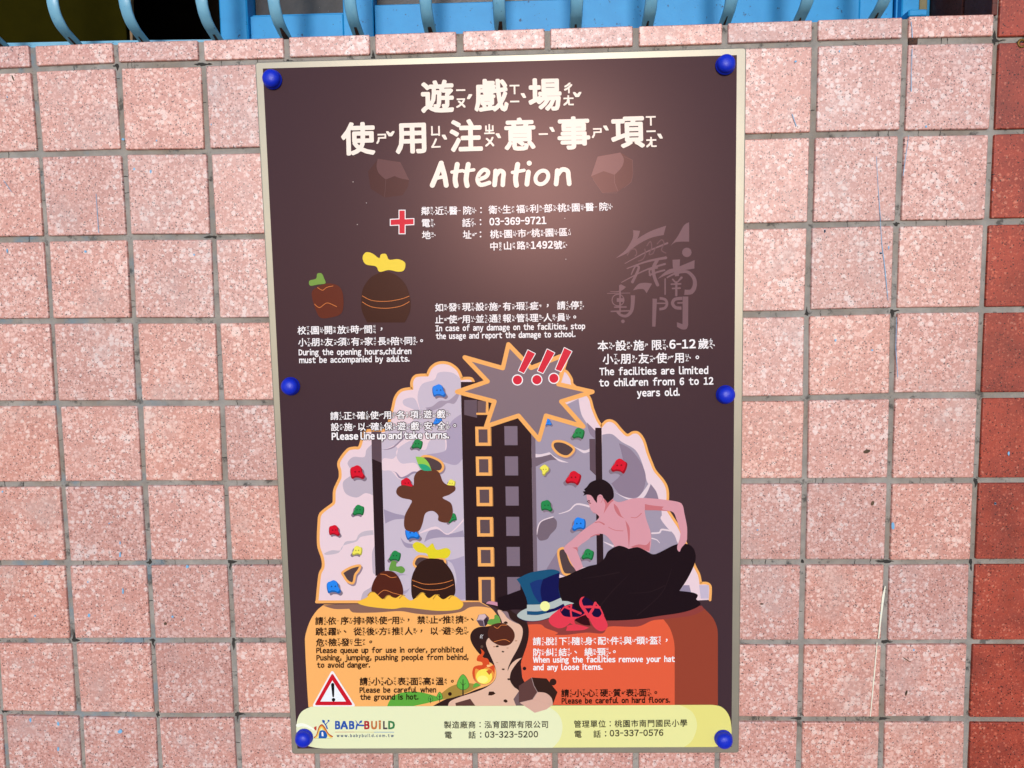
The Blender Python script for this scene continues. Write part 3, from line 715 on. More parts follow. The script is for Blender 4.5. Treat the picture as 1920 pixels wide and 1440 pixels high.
p.disc(*LG((238, 1268))[0], 3.4, EM)
p.poly(LG((820, 545, 1), (908, 540, 1), (905, 600), (895, 735, 1), (850, 740, 1), (825, 640)), EM)
p.poly(LG((645, 770, 1), (760, 668), (870, 635), (1080, 548, 1), (1076, 648, 1), (900, 678), (800, 705), (720, 735)), EM)
p.line(LG((752, 756), (830, 715), (920, 690), (1000, 690), (1070, 760), (1080, 850), (1040, 920), (960, 925)), (2.5, 10), EM, cap=False)
p.line(LG((733, 770), (733, 950)), 2.6, EM); p.line(LG((822, 775), (848, 805)), 3, EM); p.line(LG((925, 755), (880, 805)), (4.5, 2), EM)
p.line(LG((806, 832), (915, 828)), 3, EM); p.line(LG((820, 882), (908, 878)), 3, EM); p.line(LG((865, 810), (864, 962)), 4.2, EM)
p.line(LG((612, 1002), (600, 1330)), (8.6, 6.0), EM, cap=False)
p.line(LG((668, 998), (730, 1010), (755, 1058), (730, 1110), (665, 1125)), (5, 5), EM, cap=False); p.line(LG((640, 1056), (760, 1056)), 2.6, EM)
p.line(LG((935, 998), (850, 1008), (820, 1055), (855, 1105), (925, 1112)), (6, 6), EM, cap=False); p.line(LG((880, 1052), (940, 1050)), 2.6, EM)
p.line(LG((972, 976), (970, 1310)), 10.5, EM, cap=False); p.poly(LG((1005, 1300, 1), (985, 1355), (930, 1362), (872, 1330, 1), (872, 1278, 1), (935, 1300, 1)), EM)
p.done('pale calligraphy emblem faded into the dark print')

# --- climbing wall picture
LP = (232, 204, 210); LAV = (200, 184, 198); LAV2 = (160, 147, 164); SH = (140, 122, 140); SH2 = (118, 100, 112)
p = Print('climbing_wall_drawing', sheet)
left = C((165, 905, 1), (190, 660), (220, 590), (214, 510), (178, 390), (182, 200), (200, 110), (300, 30)) + A((318, 1350), (322, 1250), (350, 1180), (372, 1130), (372, 1070), (362, 990), (440, 882), (500, 864), (545, 858), (575, 770), (605, 712), (700, 705), (790, 690), (845, 510), (870, 410), (925, 345), (1022, 328, 1), (1018, 270), (1055, 215), (1160, 208, 1), (1185, 150), (1235, 108), (1300, 95), (1370, 112), (1435, 165), (1468, 240, 1), (1555, 240), (1580, 300, 1)) + [(900, 760, 1), (900, 1128, 1)]
p.poly(left, LP)
p.line(left[:-2], 5.4, OR, closed=False)
p.line([(593.5, 1128.5), (760, 1128), (901, 1126)], 5.4, OR, smooth=False)
right = B((700, 330, 1), (800, 288), (850, 292), (888, 345), (900, 390), (1010, 470), (1042, 560), (1075, 640), (1105, 688, 1), (1135, 655), (1168, 647), (1205, 665), (1245, 712), (1290, 752), (1332, 733), (1372, 738), (1410, 790), (1438, 880), (1465, 950), (1492, 1010), (1550, 1080), (1578, 1140), (1582, 1210)) + D((1440, 400), (1500, 500), (1545, 570), (1600, 700), (1670, 880), (1705, 950), (1718, 1020, 1), (1770, 1020), (1798, 1050), (1795, 1155, 1)) + [(1300, 1126, 1), (1000, 1100, 1), (985, 760, 1)]
p.poly(right, LP)
p.line(right[:-3], 5.0, OR, closed=False)
# shading on the left slabs
p.poly(A((660, 830, 1), (610, 880), (590, 945), (490, 945), (440, 1000), (470, 1060), (470, 1110), (400, 1170), (420, 1270), (520, 1310), (600, 1270), (668, 1290, 1)), (190, 174, 186))
p.poly(C((668, 260, 1), (590, 270), (540, 300), (510, 350), (420, 365), (380, 440), (300, 440), (230, 470), (260, 482), (360, 462), (400, 400), (520, 362), (560, 320), (675, 300, 1)), (196, 180, 190))
p.poly(C((682, 400, 1), (660, 470), (668, 640), (690, 660, 1)), (190, 172, 184)); p.poly(C((560, 890, 1), (580, 820), (640, 780), (690, 740, 1), (720, 900, 1)), (190, 172, 184))
# middle slab
mid = A((745, 830, 1), (800, 690), (1000, 640), (1060, 540), (950, 480), (945, 430), (1040, 415), (1090, 520), (1070, 400), (1110, 290), (1220, 250), (1260, 185), (1380, 185), (1455, 240, 1)) + [(865, 722, 1), (873, 1126, 1), (722, 1126, 1), (716, 860, 1)]
p.poly(mid, LAV)
p.poly(A((745, 890, 1), (760, 885), (870, 850), (890, 900), (850, 960), (760, 960), (750, 1060), (830, 1070), (900, 1140), (960, 1140), (1030, 1080), (1100, 1090, 1), (1050, 1000), (920, 1000), (880, 890), (1000, 800), (1100, 790), (1050, 850), (1140, 880), (1190, 790), (1350, 790), (1330, 890), (1200, 920), (1300, 960), (1300, 760), (1060, 740), (900, 820)), LP)
p.poly(A((1460, 560, 1), (1380, 620), (1330, 720), (1330, 870), (1270, 905), (1150, 930), (1330, 1000), (1420, 1015), (1475, 960, 1)), (172, 156, 178))
p.poly(A((1140, 500, 1), (1200, 490), (1270, 440), (1350, 435), (1430, 370), (1440, 400), (1400, 465), (1340, 460), (1280, 500), (1190, 530)), (165, 148, 164))
p.poly(A((745, 880, 1), (850, 850), (1010, 700), (860, 860)), (150, 132, 150))
p.poly(A((830, 1068), (880, 1085), (920, 1125), (970, 1110), (1035, 1075), (1100, 1090), (1030, 1095), (970, 1135), (905, 1135), (870, 1085)), (150, 134, 156))
p.poly(C((765, 70, 1), (800, 85), (870, 110), (955, 130), (955, 155), (860, 165), (780, 200, 1)), (160, 146, 168))
p.poly(C((1130, 370, 1), (1170, 270), (1250, 250), (1340, 295), (1480, 260, 1), (1490, 320, 1), (1370, 325), (1270, 325), (1180, 340)), (160, 146, 168))
p.poly(C((1060, 300), (1230, 225), (1345, 290), (1490, 150, 1), (1490, 170, 1), (1350, 300), (1240, 250)), LP)
p.poly(C((915, 320, 1), (960, 370), (1040, 385), (1100, 380, 1), (1050, 415), (960, 410)), (160, 146, 168))
p.poly(C((1320, 530, 1), (1400, 520), (1490, 490, 1), (1500, 880, 1), (1410, 870), (1420, 690), (1380, 560)), (172, 157, 180))
p.poly(C((820, 620, 1), (880, 640), (990, 665, 1), (900, 680), (940, 800), (1000, 780, 1), (960, 830), (880, 830)), (172, 157, 178))
# right slab
p.poly(B((600, 760, 1), (700, 620), (940, 490, 1), (960, 600), (1010, 680), (1060, 720, 1), (1075, 1100, 1), (1100, 1150, 1), (1110, 750, 1), (1180, 745), (1250, 800), (1350, 860), (1400, 960), (1425, 1060), (1440, 1100), (1500, 1180), (1530, 1250), (1540, 1330, 1)) + D((1390, 490), (1440, 560), (1500, 620), (1530, 690), (1560, 720, 1), (1560, 800, 1), (380, 930, 1), (350, 400, 1)), LAV2)
p.poly(B((600, 920, 1), (680, 905), (750, 890), (800, 930), (870, 950), (760, 930), (690, 950), (640, 975), (600, 985, 1)), SH2)
p.poly(B((600, 880, 1), (660, 890), (730, 875, 1), (790, 920), (870, 950, 1), (800, 940), (740, 890, 1), (660, 910), (600, 912, 1)), (226, 204, 210))
p.poly(B((900, 830, 1), (980, 862), (1020, 848, 1), (1020, 870, 1), (980, 882), (940, 860)), (226, 204, 210))
p.poly(B((1230, 810, 1), (1310, 850), (1390, 950), (1425, 1060), (1395, 1170), (1330, 1205), (1240, 1180), (1175, 1100, 1), (1240, 1040), (1260, 940)), SH)
p.poly(B((1000, 660, 1), (1060, 720, 1), (1062, 780, 1), (1020, 740)), SH); p.poly(B((1455, 1100, 1), (1500, 1160), (1515, 1230), (1470, 1215), (1415, 1200, 1)), SH)
p.poly(D((1010, 270, 1), (1090, 310), (1180, 325), (1230, 290), (1295, 200, 1), (1310, 205, 1), (1250, 320), (1130, 335)), (226, 204, 210))
p.poly(D((375, 620, 1), (390, 540), (420, 500), (505, 475, 1), (540, 510), (535, 570), (490, 620), (460, 660), (400, 668)), SH2)
p.line(D((376, 620), (392, 545), (425, 505), (510, 477)), 2.2, (226, 204, 210)); p.line(D((556, 452), (640, 425), (705, 372), (810, 392)), (1, 4), (226, 204, 210), cap=False)
p.poly(D((455, 905, 1), (520, 800), (560, 760), (600, 960, 1)), SH)
p.line(D((1320, 610), (1380, 605), (1400, 580), (1470, 590)), 3.2, (226, 204, 210)); p.line(D((1320, 652), (1360, 665), (1382, 690)), (2.4, 1), (226, 204, 210)); p.line(D((925, 680), (1000, 715)), (1, 4), (226, 204, 210))
p.poly(D((1540, 1090, 1), (1580, 1035, 1), (1625, 1035, 1), (1640, 1095, 1)), (150, 136, 158), False); p.poly(D((1705, 1035, 1), (1785, 1035, 1), (1785, 1145, 1), (1720, 1145, 1)), (196, 180, 200), False)
# poles
p.poly([(696.3, 809), (715, 809), (716, 868), (697.2, 860)], (92, 72, 80), False); p.poly([(697.2, 860), (716, 868), (722, 1076), (704, 1080)], DARK, False)
p.poly([(1105, 823), (1116, 823), (1117.5, 892), (1106, 881)], (96, 76, 86), False); p.poly([(1116, 802), (1128, 802), (1131.5, 1056), (1119, 1058)], DARK, False)
p.done('climbing wall with an orange outline, printed on the board')

p = Print('tower_drawing', sheet)
p.poly([(864, 716), (930, 716), (996, 790), (1001, 1128), (873, 1126)], DARK, False)
p.poly([(996, 775), (1003, 775), (1008, 1100), (1001, 1128)], SH2, False)
p.poly(A((1490, 432), (1605, 432), (1605, 592), (1490, 565)), (100, 82, 92), False); p.poly(A((1610, 440), (1690, 440), (1690, 545), (1610, 545)), (108, 84, 86), False)
p.line(A((1607, 556), (1697, 556), (1697, 430)), 4, OR, smooth=False)
for x0, y0, x1, y1 in ((891, 800, 920, 836), (892, 856, 921.5, 892), (893, 913, 923, 949), (894, 969.5, 924.2, 1006), (895.5, 1026, 925.6, 1062), (897, 1082, 926.4, 1130)):
    p.poly([(x0, y0), (x1, y0), (x1 + .5, y1), (x0 + .8, y1)], OR, False); p.poly([(x1 - .6, y0 + 1), (x1 + 1.2, y0 + 2), (x1 + 1.8, y1), (x1, y1)], (186, 128, 74), False)
    p.poly([(x0 + 6, y0 + 5), (x1 - 6, y0 + 5), (x1 - 5.5, y1 - (6 if y1 < 1120 else 0)), (x0 + 6.5, y1 - (6 if y1 < 1120 else 0))], (96, 76, 80), False)
for k, (x0, y0) in enumerate(((945.6, 799), (946.7, 855.7), (947.8, 912.2), (948.9, 969), (950, 1025.5), (951, 1082))):
    p.poly([(x0, y0), (x0 + 24.5, y0), (x0 + 24.9, y0 + 35.7), (x0 + .6, y0 + 35.7)], (124, 106, 120), False)
p.done()

def hold(p, x, y, s, c, flip=1, rot=0):
    base = [(-1, -.45), (-.55, -.75), (0, -1.0), (.55, -.65), (.75, -.05), (1.12, .45), (.85, .85), (.35, .72), (-.2, .74), (-.65, .95), (-.95, .3)]
    ca, sa = math.cos(rot), math.sin(rot)
    def tr(dx, dy, k): return [(x + dx + s * k * (u * ca - w_ * sa) * flip, y + dy + s * k * (u * sa + w_ * ca)) for u, w_ in base]
    p.poly(tr(s * .28 * flip, s * .3, 1.0), (132, 114, 128)); p.poly(tr(0, 0, 1.0), tuple(q * .72 for q in c)); p.poly(tr(-s * .06, -s * .16, .86), c)
    for dx, dy in ((-.3, -.1), (.25, -.12)): p.disc(x + dx * s, y + dy * s, s * .12, tuple(q * .62 for q in c), n=8)
BLU, RED, GRN, YEL = (40, 132, 232), (214, 24, 46), (38, 134, 74), (240, 226, 90)
for x, y, s, c, fl, ro in ((823, 733, 12.5, BLU, 1, .1), (670, 886, 13.5, RED, 1, .1), (782.5, 833, 10, GRN, -1, 0), (672.5, 957, 10.5, GRN, -1, .1), (763, 907, 11, RED, 1, 0), (846, 907, 8, YEL, -1, 0),
                       (821, 790, 8, BLU, -1, 0), (627, 995, 10.5, RED, 1, .2), (670, 1033, 9.5, YEL, -1, .1), (625.5, 1101, 13, BLU, 1, .1), (741, 1043, 10.5, GRN, -1, 0), (773, 1000, 13, BLU, 1, 0), (847, 971, 9, GRN, -1, .5),
                       (1085, 813, 11, GRN, -1, 0), (1021.5, 881, 9, YEL, 1, 1.2), (1075.7, 896.5, 13.5, RED, -1, -.1), (1161.6, 874, 14, RED, -1, -.1), (1025, 948.6, 11, GRN, 1, .2), (1085.5, 983, 13, BLU, -1, .2), (1027, 792, 7, BLU, 1, 0), (1102.5, 1040, 11, GRN, -1, 0)):
    h = Print('climbing_hold_drawing', sheet); hold(h, x, y, s, c, fl, ro); h.done()
def ring(pts, w=4.4, inner=(82, 64, 66)):
    p = Print('wall_opening_drawing', sheet)
    p.line([(x + 2.4, y + 3) for x, y in pts], w, (146, 126, 140), closed=True); p.poly(pts, inner); p.line(pts, w, OR, closed=True); p.done()
ring(B((765, 800), (830, 800), (895, 835), (905, 865), (860, 905), (800, 890), (755, 840)))
ring(A((1110, 945), (1180, 940), (1270, 980), (1300, 1030), (1270, 1075), (1180, 1060), (1100, 1000)))
ring(C((395, 640), (470, 595), (550, 578), (540, 620), (510, 660), (490, 735), (440, 720), (405, 670)))
ring(C((1035, 560), (1080, 495), (1200, 510), (1310, 520), (1290, 600), (1080, 600)))
ring(D((560, 745), (610, 740), (660, 850), (720, 930), (640, 950), (590, 930), (555, 800)))
p = Print('climber_drawing', sheet)
p.poly(A((1040, 1120), (1085, 1066), (1180, 1048), (1260, 1080), (1298, 1165), (1345, 1198), (1402, 1205), (1408, 1245), (1355, 1285), (1295, 1312), (1365, 1355)) + C((1385, 60), (1384, 120), (1345, 190), (1260, 176), (1255, 125), (1205, 87), (1140, 110), (1115, 200), (1080, 268), (1000, 272), (952, 235), (955, 130), (1000, 40)) + A((1015, 1335), (925, 1312), (880, 1272), (890, 1222), (940, 1198), (1028, 1208)), (98, 56, 42))
p.poly(A((1052, 942, 1), (1120, 950), (1170, 1000), (1196, 1068, 1), (1110, 1060), (1075, 1010)), (146, 196, 78)); p.poly(A((1075, 1010, 1), (1130, 1010), (1175, 1035), (1196, 1068, 1), (1120, 1065)), (44, 160, 118)); p.done()
# plain nuts with leaves
def nut(fr, body, bands, col, leaf, lcol, rim=(222, 128, 68)):
    n_ = Print('nut_drawing', sheet); n_.poly(fr(*leaf), lcol); n_.poly(fr(*body), col)
    for b in bands: n_.line(fr(*b), (1.0, 1.0), rim, cap=False)
    n_.done()
nut(Q, [(385, 700), (430, 655), (500, 632), (570, 650), (600, 700), (605, 790), (585, 845), (520, 868), (450, 872), (415, 820)], [((425, 660), (460, 680), (490, 660), (535, 650)), ((405, 775), (440, 800), (490, 768), (540, 785), (560, 795))], (98, 44, 32), [(480, 632), (430, 640), (375, 648), (370, 615), (415, 600), (425, 565), (455, 565), (472, 600)], (120, 156, 72))
nut(Q, [(770, 903, 1), (735, 830), (728, 760), (740, 670), (790, 595), (850, 562), (900, 552), (970, 575), (1035, 640), (1068, 740), (1065, 830), (1030, 903, 1)], [((735, 718), (800, 750), (900, 757), (1000, 742), (1062, 720)), ((735, 760), (800, 795), (900, 805), (1000, 790), (1062, 758))], (56, 32, 27), [(855, 552), (830, 515), (760, 500), (738, 455), (760, 418), (805, 425), (852, 458), (865, 432), (900, 430), (922, 468), (985, 465), (1032, 490), (1025, 540), (985, 552), (920, 540)], (240, 208, 70))
nut(C, [(655, 780), (690, 690), (740, 640), (800, 625), (860, 640), (910, 700), (940, 790), (930, 860), (870, 900), (740, 880), (670, 840)], [((735, 655), (780, 660), (830, 685), (880, 680)), ((710, 845), (770, 800), (850, 825), (930, 845))], (84, 38, 28), [(815, 620), (820, 580), (840, 535), (880, 545), (880, 585), (930, 585), (958, 620), (930, 648), (870, 630)], (104, 150, 68))
nut(C, [(1030, 880), (1012, 760), (1025, 660), (1080, 560), (1150, 520), (1210, 514), (1290, 530), (1370, 620), (1405, 720), (1400, 850), (1300, 900), (1130, 900)], [((1020, 708), (1120, 742), (1210, 745), (1310, 732), (1385, 708)), ((1030, 755), (1120, 790), (1210, 798), (1310, 785), (1395, 748))], (52, 30, 25), [(1180, 515), (1150, 470), (1070, 455), (1025, 400), (1060, 365), (1120, 385), (1158, 415), (1205, 378), (1240, 435), (1330, 420), (1368, 455), (1335, 510), (1260, 510)], (226, 206, 44))
p = Print('sauce_drawing', sheet)
sauce = C((530, 910), (615, 862), (650, 815), (690, 825), (755, 880), (800, 845), (870, 870), (930, 842), (1000, 890), (1055, 868), (1108, 818), (1170, 872), (1235, 838), (1300, 882), (1375, 845), (1440, 875), (1482, 925), (1440, 972), (1250, 985), (960, 955), (840, 968), (620, 945))
p.poly([(571, 1132), (700, 1132), (900, 1128), (960, 1150), (930, 1190), (600, 1160), (575, 1145)], (136, 98, 86)) if False else None

# --- the two mounds, path and small drawings under the wall
p2 = Print('mound_drawing', sheet)
p2.poly(E_((175, 940, 1), (160, 700), (146, 400), (150, 320), (190, 200), (250, 110), (310, 62, 1), (1650, 40, 1), (1760, 110), (1835, 260), (1840, 500, 1), (1800, 940, 1)), (250, 178, 104))
p2.poly(E_((300, 70, 1), (420, 60), (1640, 40, 1), (1745, 95, 1), (1660, 80), (1560, 85), (1480, 125), (1280, 150), (1100, 140), (960, 118), (760, 130), (560, 130), (525, 98, 1), (400, 100)), (138, 100, 86))
p2.done(); 
p.poly(sauce, (250, 190, 66))
for a in (((620, 850), (650, 818), (690, 822)), ((770, 880), (800, 848), (830, 850)), ((905, 875), (935, 845), (960, 848)), ((1060, 865), (1108, 822), (1140, 835)), ((1210, 880), (1238, 842), (1270, 846)), ((1350, 880), (1378, 850), (1400, 852))):
    p.line(C(*a), (2.4, 1), (186, 138, 58), cap=False)
p.done()
p = Print('mound_drawing', sheet)
p.poly(F((455, 140, 1), (1340, 100, 1), (1620, 60, 1), (1690, 130), (1722, 200), (1728, 260, 1), (1728, 718, 1), (440, 718, 1), (420, 490), (415, 420), (440, 340), (466, 250)), (150, 66, 48))
p.poly(F((455, 140, 1), (1340, 118, 1), (1405, 200), (1435, 290), (1440, 360, 1), (1440, 718, 1), (440, 718, 1), (420, 490), (415, 420), (440, 340), (466, 250)), (226, 94, 62))
p.poly(F((455, 140, 1), (1000, 130, 1), (1620, 55, 1), (1640, 80, 1), (1560, 120), (1380, 145), (1290, 155), (1190, 195), (1000, 195), (960, 240), (850, 235), (720, 250), (640, 250, 1), (660, 235), (580, 205), (545, 180), (460, 182, 1)), (142, 62, 58))
p.done()
p = Print('canyon_path_drawing', sheet)
p.poly(V((235, 0, 1), (400, 60), (462, 140), (490, 265, 1), (300, 305), (200, 312), (120, 350), (80, 430), (105, 530), (190, 650), (300, 745), (375, 800), (410, 870), (412, 940), (395, 990), (350, 1040), (270, 1080), (150, 1120), (0, 1180), (-220, 1235), (-400, 1330, 1), (760, 1330, 1), (800, 1060, 1), (745, 950), (730, 850), (740, 745), (800, 570), (832, 420), (820, 290), (740, 200), (640, 130), (560, 60, 1), (420, 0, 1)), (50, 31, 30))
p.poly(V((430, 105), (500, 112), (560, 200), (640, 245), (720, 285), (755, 350), (742, 460), (690, 590), (612, 730), (566, 840), (562, 882, 1), (600, 800), (670, 735), (745, 708, 1), (680, 775), (620, 860), (596, 920), (592, 1000), (640, 1080), (710, 1145), (740, 1332, 1), (-205, 1332, 1), (-180, 1270), (-60, 1215), (200, 1130), (330, 1062), (400, 990), (416, 900), (392, 800), (340, 680), (300, 590), (284, 520), (310, 460), (400, 400), (490, 270)), (226, 182, 158))
p.poly(V((435, 90, 1), (490, 110), (560, 120), (600, 210), (700, 270), (640, 250), (560, 200), (500, 125)), (140, 116, 122))
p.poly(V((-110, 1290), (80, 1235), (150, 1332), (-105, 1332)), (94, 60, 54), False)
for x, y, rx, ry in ((353, 1168, 50, 30), (535, 1265, 28, 20), (498, 630, 18, 10), (505, 856, 20, 12), (575, 985, 22, 15), (430, 562, 22, 14), (535, 258, 26, 18), (610, 505, 10, 8)):
    x, y = V((x, y))[0]; p.poly(blot(x, y, rx / 6.857, ry / 6.857), (58, 34, 26), False)
for x, y, rx, ry in ((390, 566, 18, 8), (560, 583, 16, 6), (668, 490, 18, 8), (425, 770, 16, 4)):
    x, y = V((x, y))[0]; p.disc(x, y, rx / 6.857, (188, 138, 112), ry / 6.857, 10)
p.line(V((210, 455), (212, 425), (225, 412)), .8, WHITE); p.line(V((232, 460), (230, 430), (245, 415)), .8, WHITE)
p.disc(*V((778, 846))[0], 3.4, DARK); p.disc(*V((1145, 1020))[0], 6.4, (56, 32, 28)); p.disc(*V((230, 565))[0], 2.6, (92, 70, 60))
p.done()
p = Print('hill_drawing', sheet)
p.poly(E_((1250, 885, 1), (1320, 820), (1400, 762), (1500, 735), (1600, 742), (1650, 758, 1), (1540, 815), (1400, 862)), (166, 134, 62))
p.poly(E_((850, 935, 1), (880, 872), (950, 825), (1060, 808), (1180, 822), (1340, 872, 1), (1200, 905), (1060, 935, 1)), (94, 166, 62)); p.poly(V((115, 1095, 1), (130, 1045), (170, 1030), (220, 1062, 1)), (96, 168, 66))
for x, y, r in ((1500, 730, 54), (1300, 845, 26), (1222, 868, 20)):
    x, y = E_((x, y))[0]; r /= 4.5714
    p.poly([(x, y - r * 1.3), (x + r * .8, y - r * .3), (x + r * .9, y + r * .7), (x, y + r * 1.2), (x - r * .9, y + r * .7), (x - r * .8, y - r * .3)], (98, 176, 70)); p.line([(x, y - r * 1.3), (x + r * .8, y - r * .3), (x + r * .9, y + r * .7), (x, y + r * 1.2), (x - r * .9, y + r * .7), (x - r * .8, y - r * .3)], .7, (36, 58, 36), closed=True)
    p.line([(x, y - r * .5), (x, y + r * 1.9)], (1, r * .24), DARK); p.line([(x - r * .4, y), (x, y + r * .5), (x + r * .4, y + .1 * r)], .8, DARK, smooth=False)
p.disc(*E_((1388, 828))[0], 3.6, INK); p.done()
p = Print('flame_drawing', sheet)
p.disc(*V((250, 935))[0], 20.5, (206, 120, 84), 17.5)
p.poly(V((212, 588, 1), (262, 640), (240, 700), (300, 718), (326, 765), (322, 830, 1), (390, 795, 1), (394, 900), (360, 1000), (250, 1045), (150, 1000), (108, 920), (122, 835), (175, 808), (235, 800), (228, 765), (165, 745), (178, 685), (225, 650)), (216, 78, 40))
p.poly(V((240, 860), (300, 830), (370, 880), (385, 940), (340, 1020), (250, 1045), (160, 1005), (140, 930), (150, 850), (210, 870)), (236, 150, 66)); p.disc(*V((258, 950))[0], 15.2, (248, 226, 90), 14.2); p.disc(*V((240, 985))[0], 10, (252, 240, 130), 7)
p.poly(V((285, 880, 1), (330, 860), (360, 880), (325, 930, 1)), (206, 96, 44)); p.disc(*V((312, 812))[0], 3.0, (250, 196, 130), 2.2); p.done()
p = Print('boulder_drawing', sheet)
p.poly(V((705, 1140), (635, 1240), (672, 1332), (770, 1332), (720, 1270)), (116, 92, 94), False)
p.poly(V((868, 962), (1062, 975), (1202, 1150), (1142, 1312), (945, 1260)), (54, 33, 28), False); p.poly(V((705, 1070), (868, 962), (900, 1070), (945, 1150), (880, 1246), (705, 1286)), (96, 63, 60), False)
p.poly(V((716, 1286, 1), (880, 1246, 1), (945, 1150, 1), (1050, 1162), (1125, 1225), (1142, 1312, 1), (1060, 1372, 1), (910, 1416, 1)), (216, 170, 152)); p.line(V((868, 962), (900, 1070), (945, 1150), (880, 1246), (716, 1286)), .9, (176, 150, 146), smooth=False, cap=False); p.done()
p = Print('stone_drawing', sheet)
p.poly(V((160, 225), (190, 155), (270, 142), (322, 190), (318, 260), (270, 308), (205, 300)), (92, 72, 84), False); p.poly(V((168, 222), (195, 155), (268, 146), (290, 180), (250, 225), (215, 215)), (212, 180, 182), False); p.poly(V((250, 228), (296, 190), (320, 255), (272, 304)), (58, 40, 50), False)
p.line(V((160, 225), (215, 222), (250, 230), (262, 306)), .8, (186, 166, 178), smooth=False); p.done()
nut(V, [(305, 400), (340, 300), (420, 265), (500, 262), (580, 300), (640, 370), (650, 450), (600, 530), (520, 555), (430, 540), (340, 480)], [((385, 305), (430, 330), (480, 290), (550, 292)), ((385, 505), (450, 485), (530, 475), (590, 505))], (84, 42, 32), [(300, 265), (330, 215), (385, 208), (392, 165), (420, 155), (455, 190), (465, 255), (400, 275), (340, 285)], (104, 156, 70))

# --- the seated dancer, hat and shoes
SK, SK2 = (214, 150, 160), (198, 112, 118)
p = Print('dancer_drawing', sheet)
p.poly(V((280, 10, 1), (330, -20), (430, 0), (440, 40), (380, 30)), (204, 140, 160))
p.poly(MM((605, 225), (612, 300), (640, 372), (652, 402), (690, 432), (715, 445), (740, 480), (690, 532), (560, 625), (450, 722), (345, 822), (385, 910), (430, 1000), (485, 1090, 1), (560, 1040, 1), (520, 930), (490, 850), (520, 800), (610, 735), (690, 675), (785, 668), (850, 715), (905, 790), (930, 860, 1), (1310, 870, 1), (1326, 750), (1318, 640), (1270, 500), (1252, 400, 1), (1400, 400), (1560, 415), (1610, 500), (1652, 640), (1650, 710), (1630, 780), (1620, 840), (1645, 866), (1668, 820), (1722, 750), (1730, 690), (1728, 580), (1700, 440), (1682, 350), (1640, 310), (1500, 285), (1300, 265), (1120, 268), (970, 308), (900, 280), (880, 220), (700, 190)), SK)
p.poly(MM((1255, 330, 1), (1330, 345), (1470, 360, 1), (1450, 390), (1560, 415, 1), (1400, 402), (1255, 400, 1)), SK2); p.poly(MM((905, 325, 1), (950, 370), (990, 460), (1030, 495, 1), (960, 460), (915, 390)), SK2); p.poly(MM((1035, 515, 1), (1080, 590), (1085, 700), (1075, 830, 1), (1060, 650)), SK2)
p.poly(MM((905, 285), (860, 330), (790, 440, 1), (810, 340), (790, 280), (850, 280)), SK2); p.line(MM((845, 590), (920, 625), (1010, 632)), (1, 1.2), SK2); p.line(MM((1100, 480), (1160, 482), (1215, 435)), (1, 1.6), SK2); p.line(MM((690, 540), (745, 532), (795, 558)), (1, 3), SK2)
p.poly(MM((1090, 815, 1), (1180, 785), (1270, 790), (1315, 740, 1), (1305, 860, 1)), SK2); p.poly(MM((435, 822, 1), (495, 815, 1), (505, 880, 1), (480, 840)), SK2); p.line(MM((640, 705), (690, 680), (740, 672)), (1, 2.4), SK2); p.line(MM((672, 428), (700, 430)), .8, SK2)
p.poly(MM((712, 445, 1), (742, 472, 1), (712, 498, 1)), DARK, False)
p.poly(MM((595, 225), (560, 240, 1), (575, 215, 1), (555, 190, 1), (585, 185, 1), (570, 165, 1), (600, 140), (640, 90), (700, 62), (780, 55), (850, 95), (895, 160), (905, 250), (870, 290), (835, 320, 1), (800, 275), (735, 230), (715, 320, 1), (690, 290), (650, 235)), (28, 18, 24))
p.disc(*MM((752, 275))[0], 6, SK, 8.8, 16); p.line(MM((735, 250), (765, 245), (778, 280), (760, 315)), .9, SK2); p.line(MM((608, 305), (625, 290), (632, 300)), 1.5, (30, 18, 22)); p.line(MM((620, 315), (645, 322)), 1.4, (30, 18, 22))
p.poly(D((56, 1140, 1), (140, 1112), (240, 1075), (420, 1010), (600, 966), (700, 920), (800, 880), (880, 860), (930, 815), (965, 755), (1050, 712), (1130, 738, 1), (1200, 724), (1260, 748), (1325, 782), (1380, 768), (1500, 708), (1580, 694), (1645, 718), (1676, 780), (1668, 860), (1612, 980), (1545, 1082, 1), (1650, 1095), (1694, 1115), (1680, 1150, 1), (1718, 1190), (1660, 1230), (1550, 1262), (1380, 1287), (1200, 1314), (950, 1325), (700, 1300), (240, 1236), (90, 1240), (58, 1205)), (29, 18, 24))
for pts in (((1120, 960), (1000, 1080), (900, 1200)), ((1480, 900), (1400, 1100), (1200, 1280)), ((760, 980), (900, 960), (1050, 930)), ((1130, 1100), (1300, 1090), (1420, 1040))): p.line(D(*pts), (1, 2.6), (38, 25, 30))
p.poly(MM((1625, 782), (1620, 840), (1645, 866), (1668, 820), (1720, 755), (1660, 740)), SK)
p.done('bare backed seated dancer in a long black skirt')
p = Print('top_hat_drawing', sheet)
p.poly(H8((400, 770), (450, 690), (560, 640, 1), (1060, 540, 1), (1150, 538), (1250, 570, 1), (1130, 640), (980, 740), (860, 800), (700, 840), (520, 838)), (20, 20, 66)); p.poly(H8((398, 762), (450, 690), (545, 645, 1), (1080, 535, 1), (1160, 540), (1250, 570, 1), (1110, 640), (960, 740), (860, 790), (700, 832), (520, 826)), (178, 186, 182))
p.poly(H8((388, 210, 1), (450, 300), (530, 480), (555, 590, 1), (740, 582), (900, 548), (1050, 490, 1), (1018, 330), (1036, 95, 1), (940, 62), (760, 78), (560, 122)), (26, 82, 116))
p.poly(H8((585, 270, 1), (680, 225), (780, 210, 1), (760, 400), (780, 570, 1), (720, 550), (640, 430)), (26, 52, 112)); p.poly(H8((1036, 108, 1), (900, 158), (785, 208, 1), (752, 320), (750, 430), (780, 570, 1), (900, 546), (1048, 490, 1), (1018, 340)), (18, 22, 78))
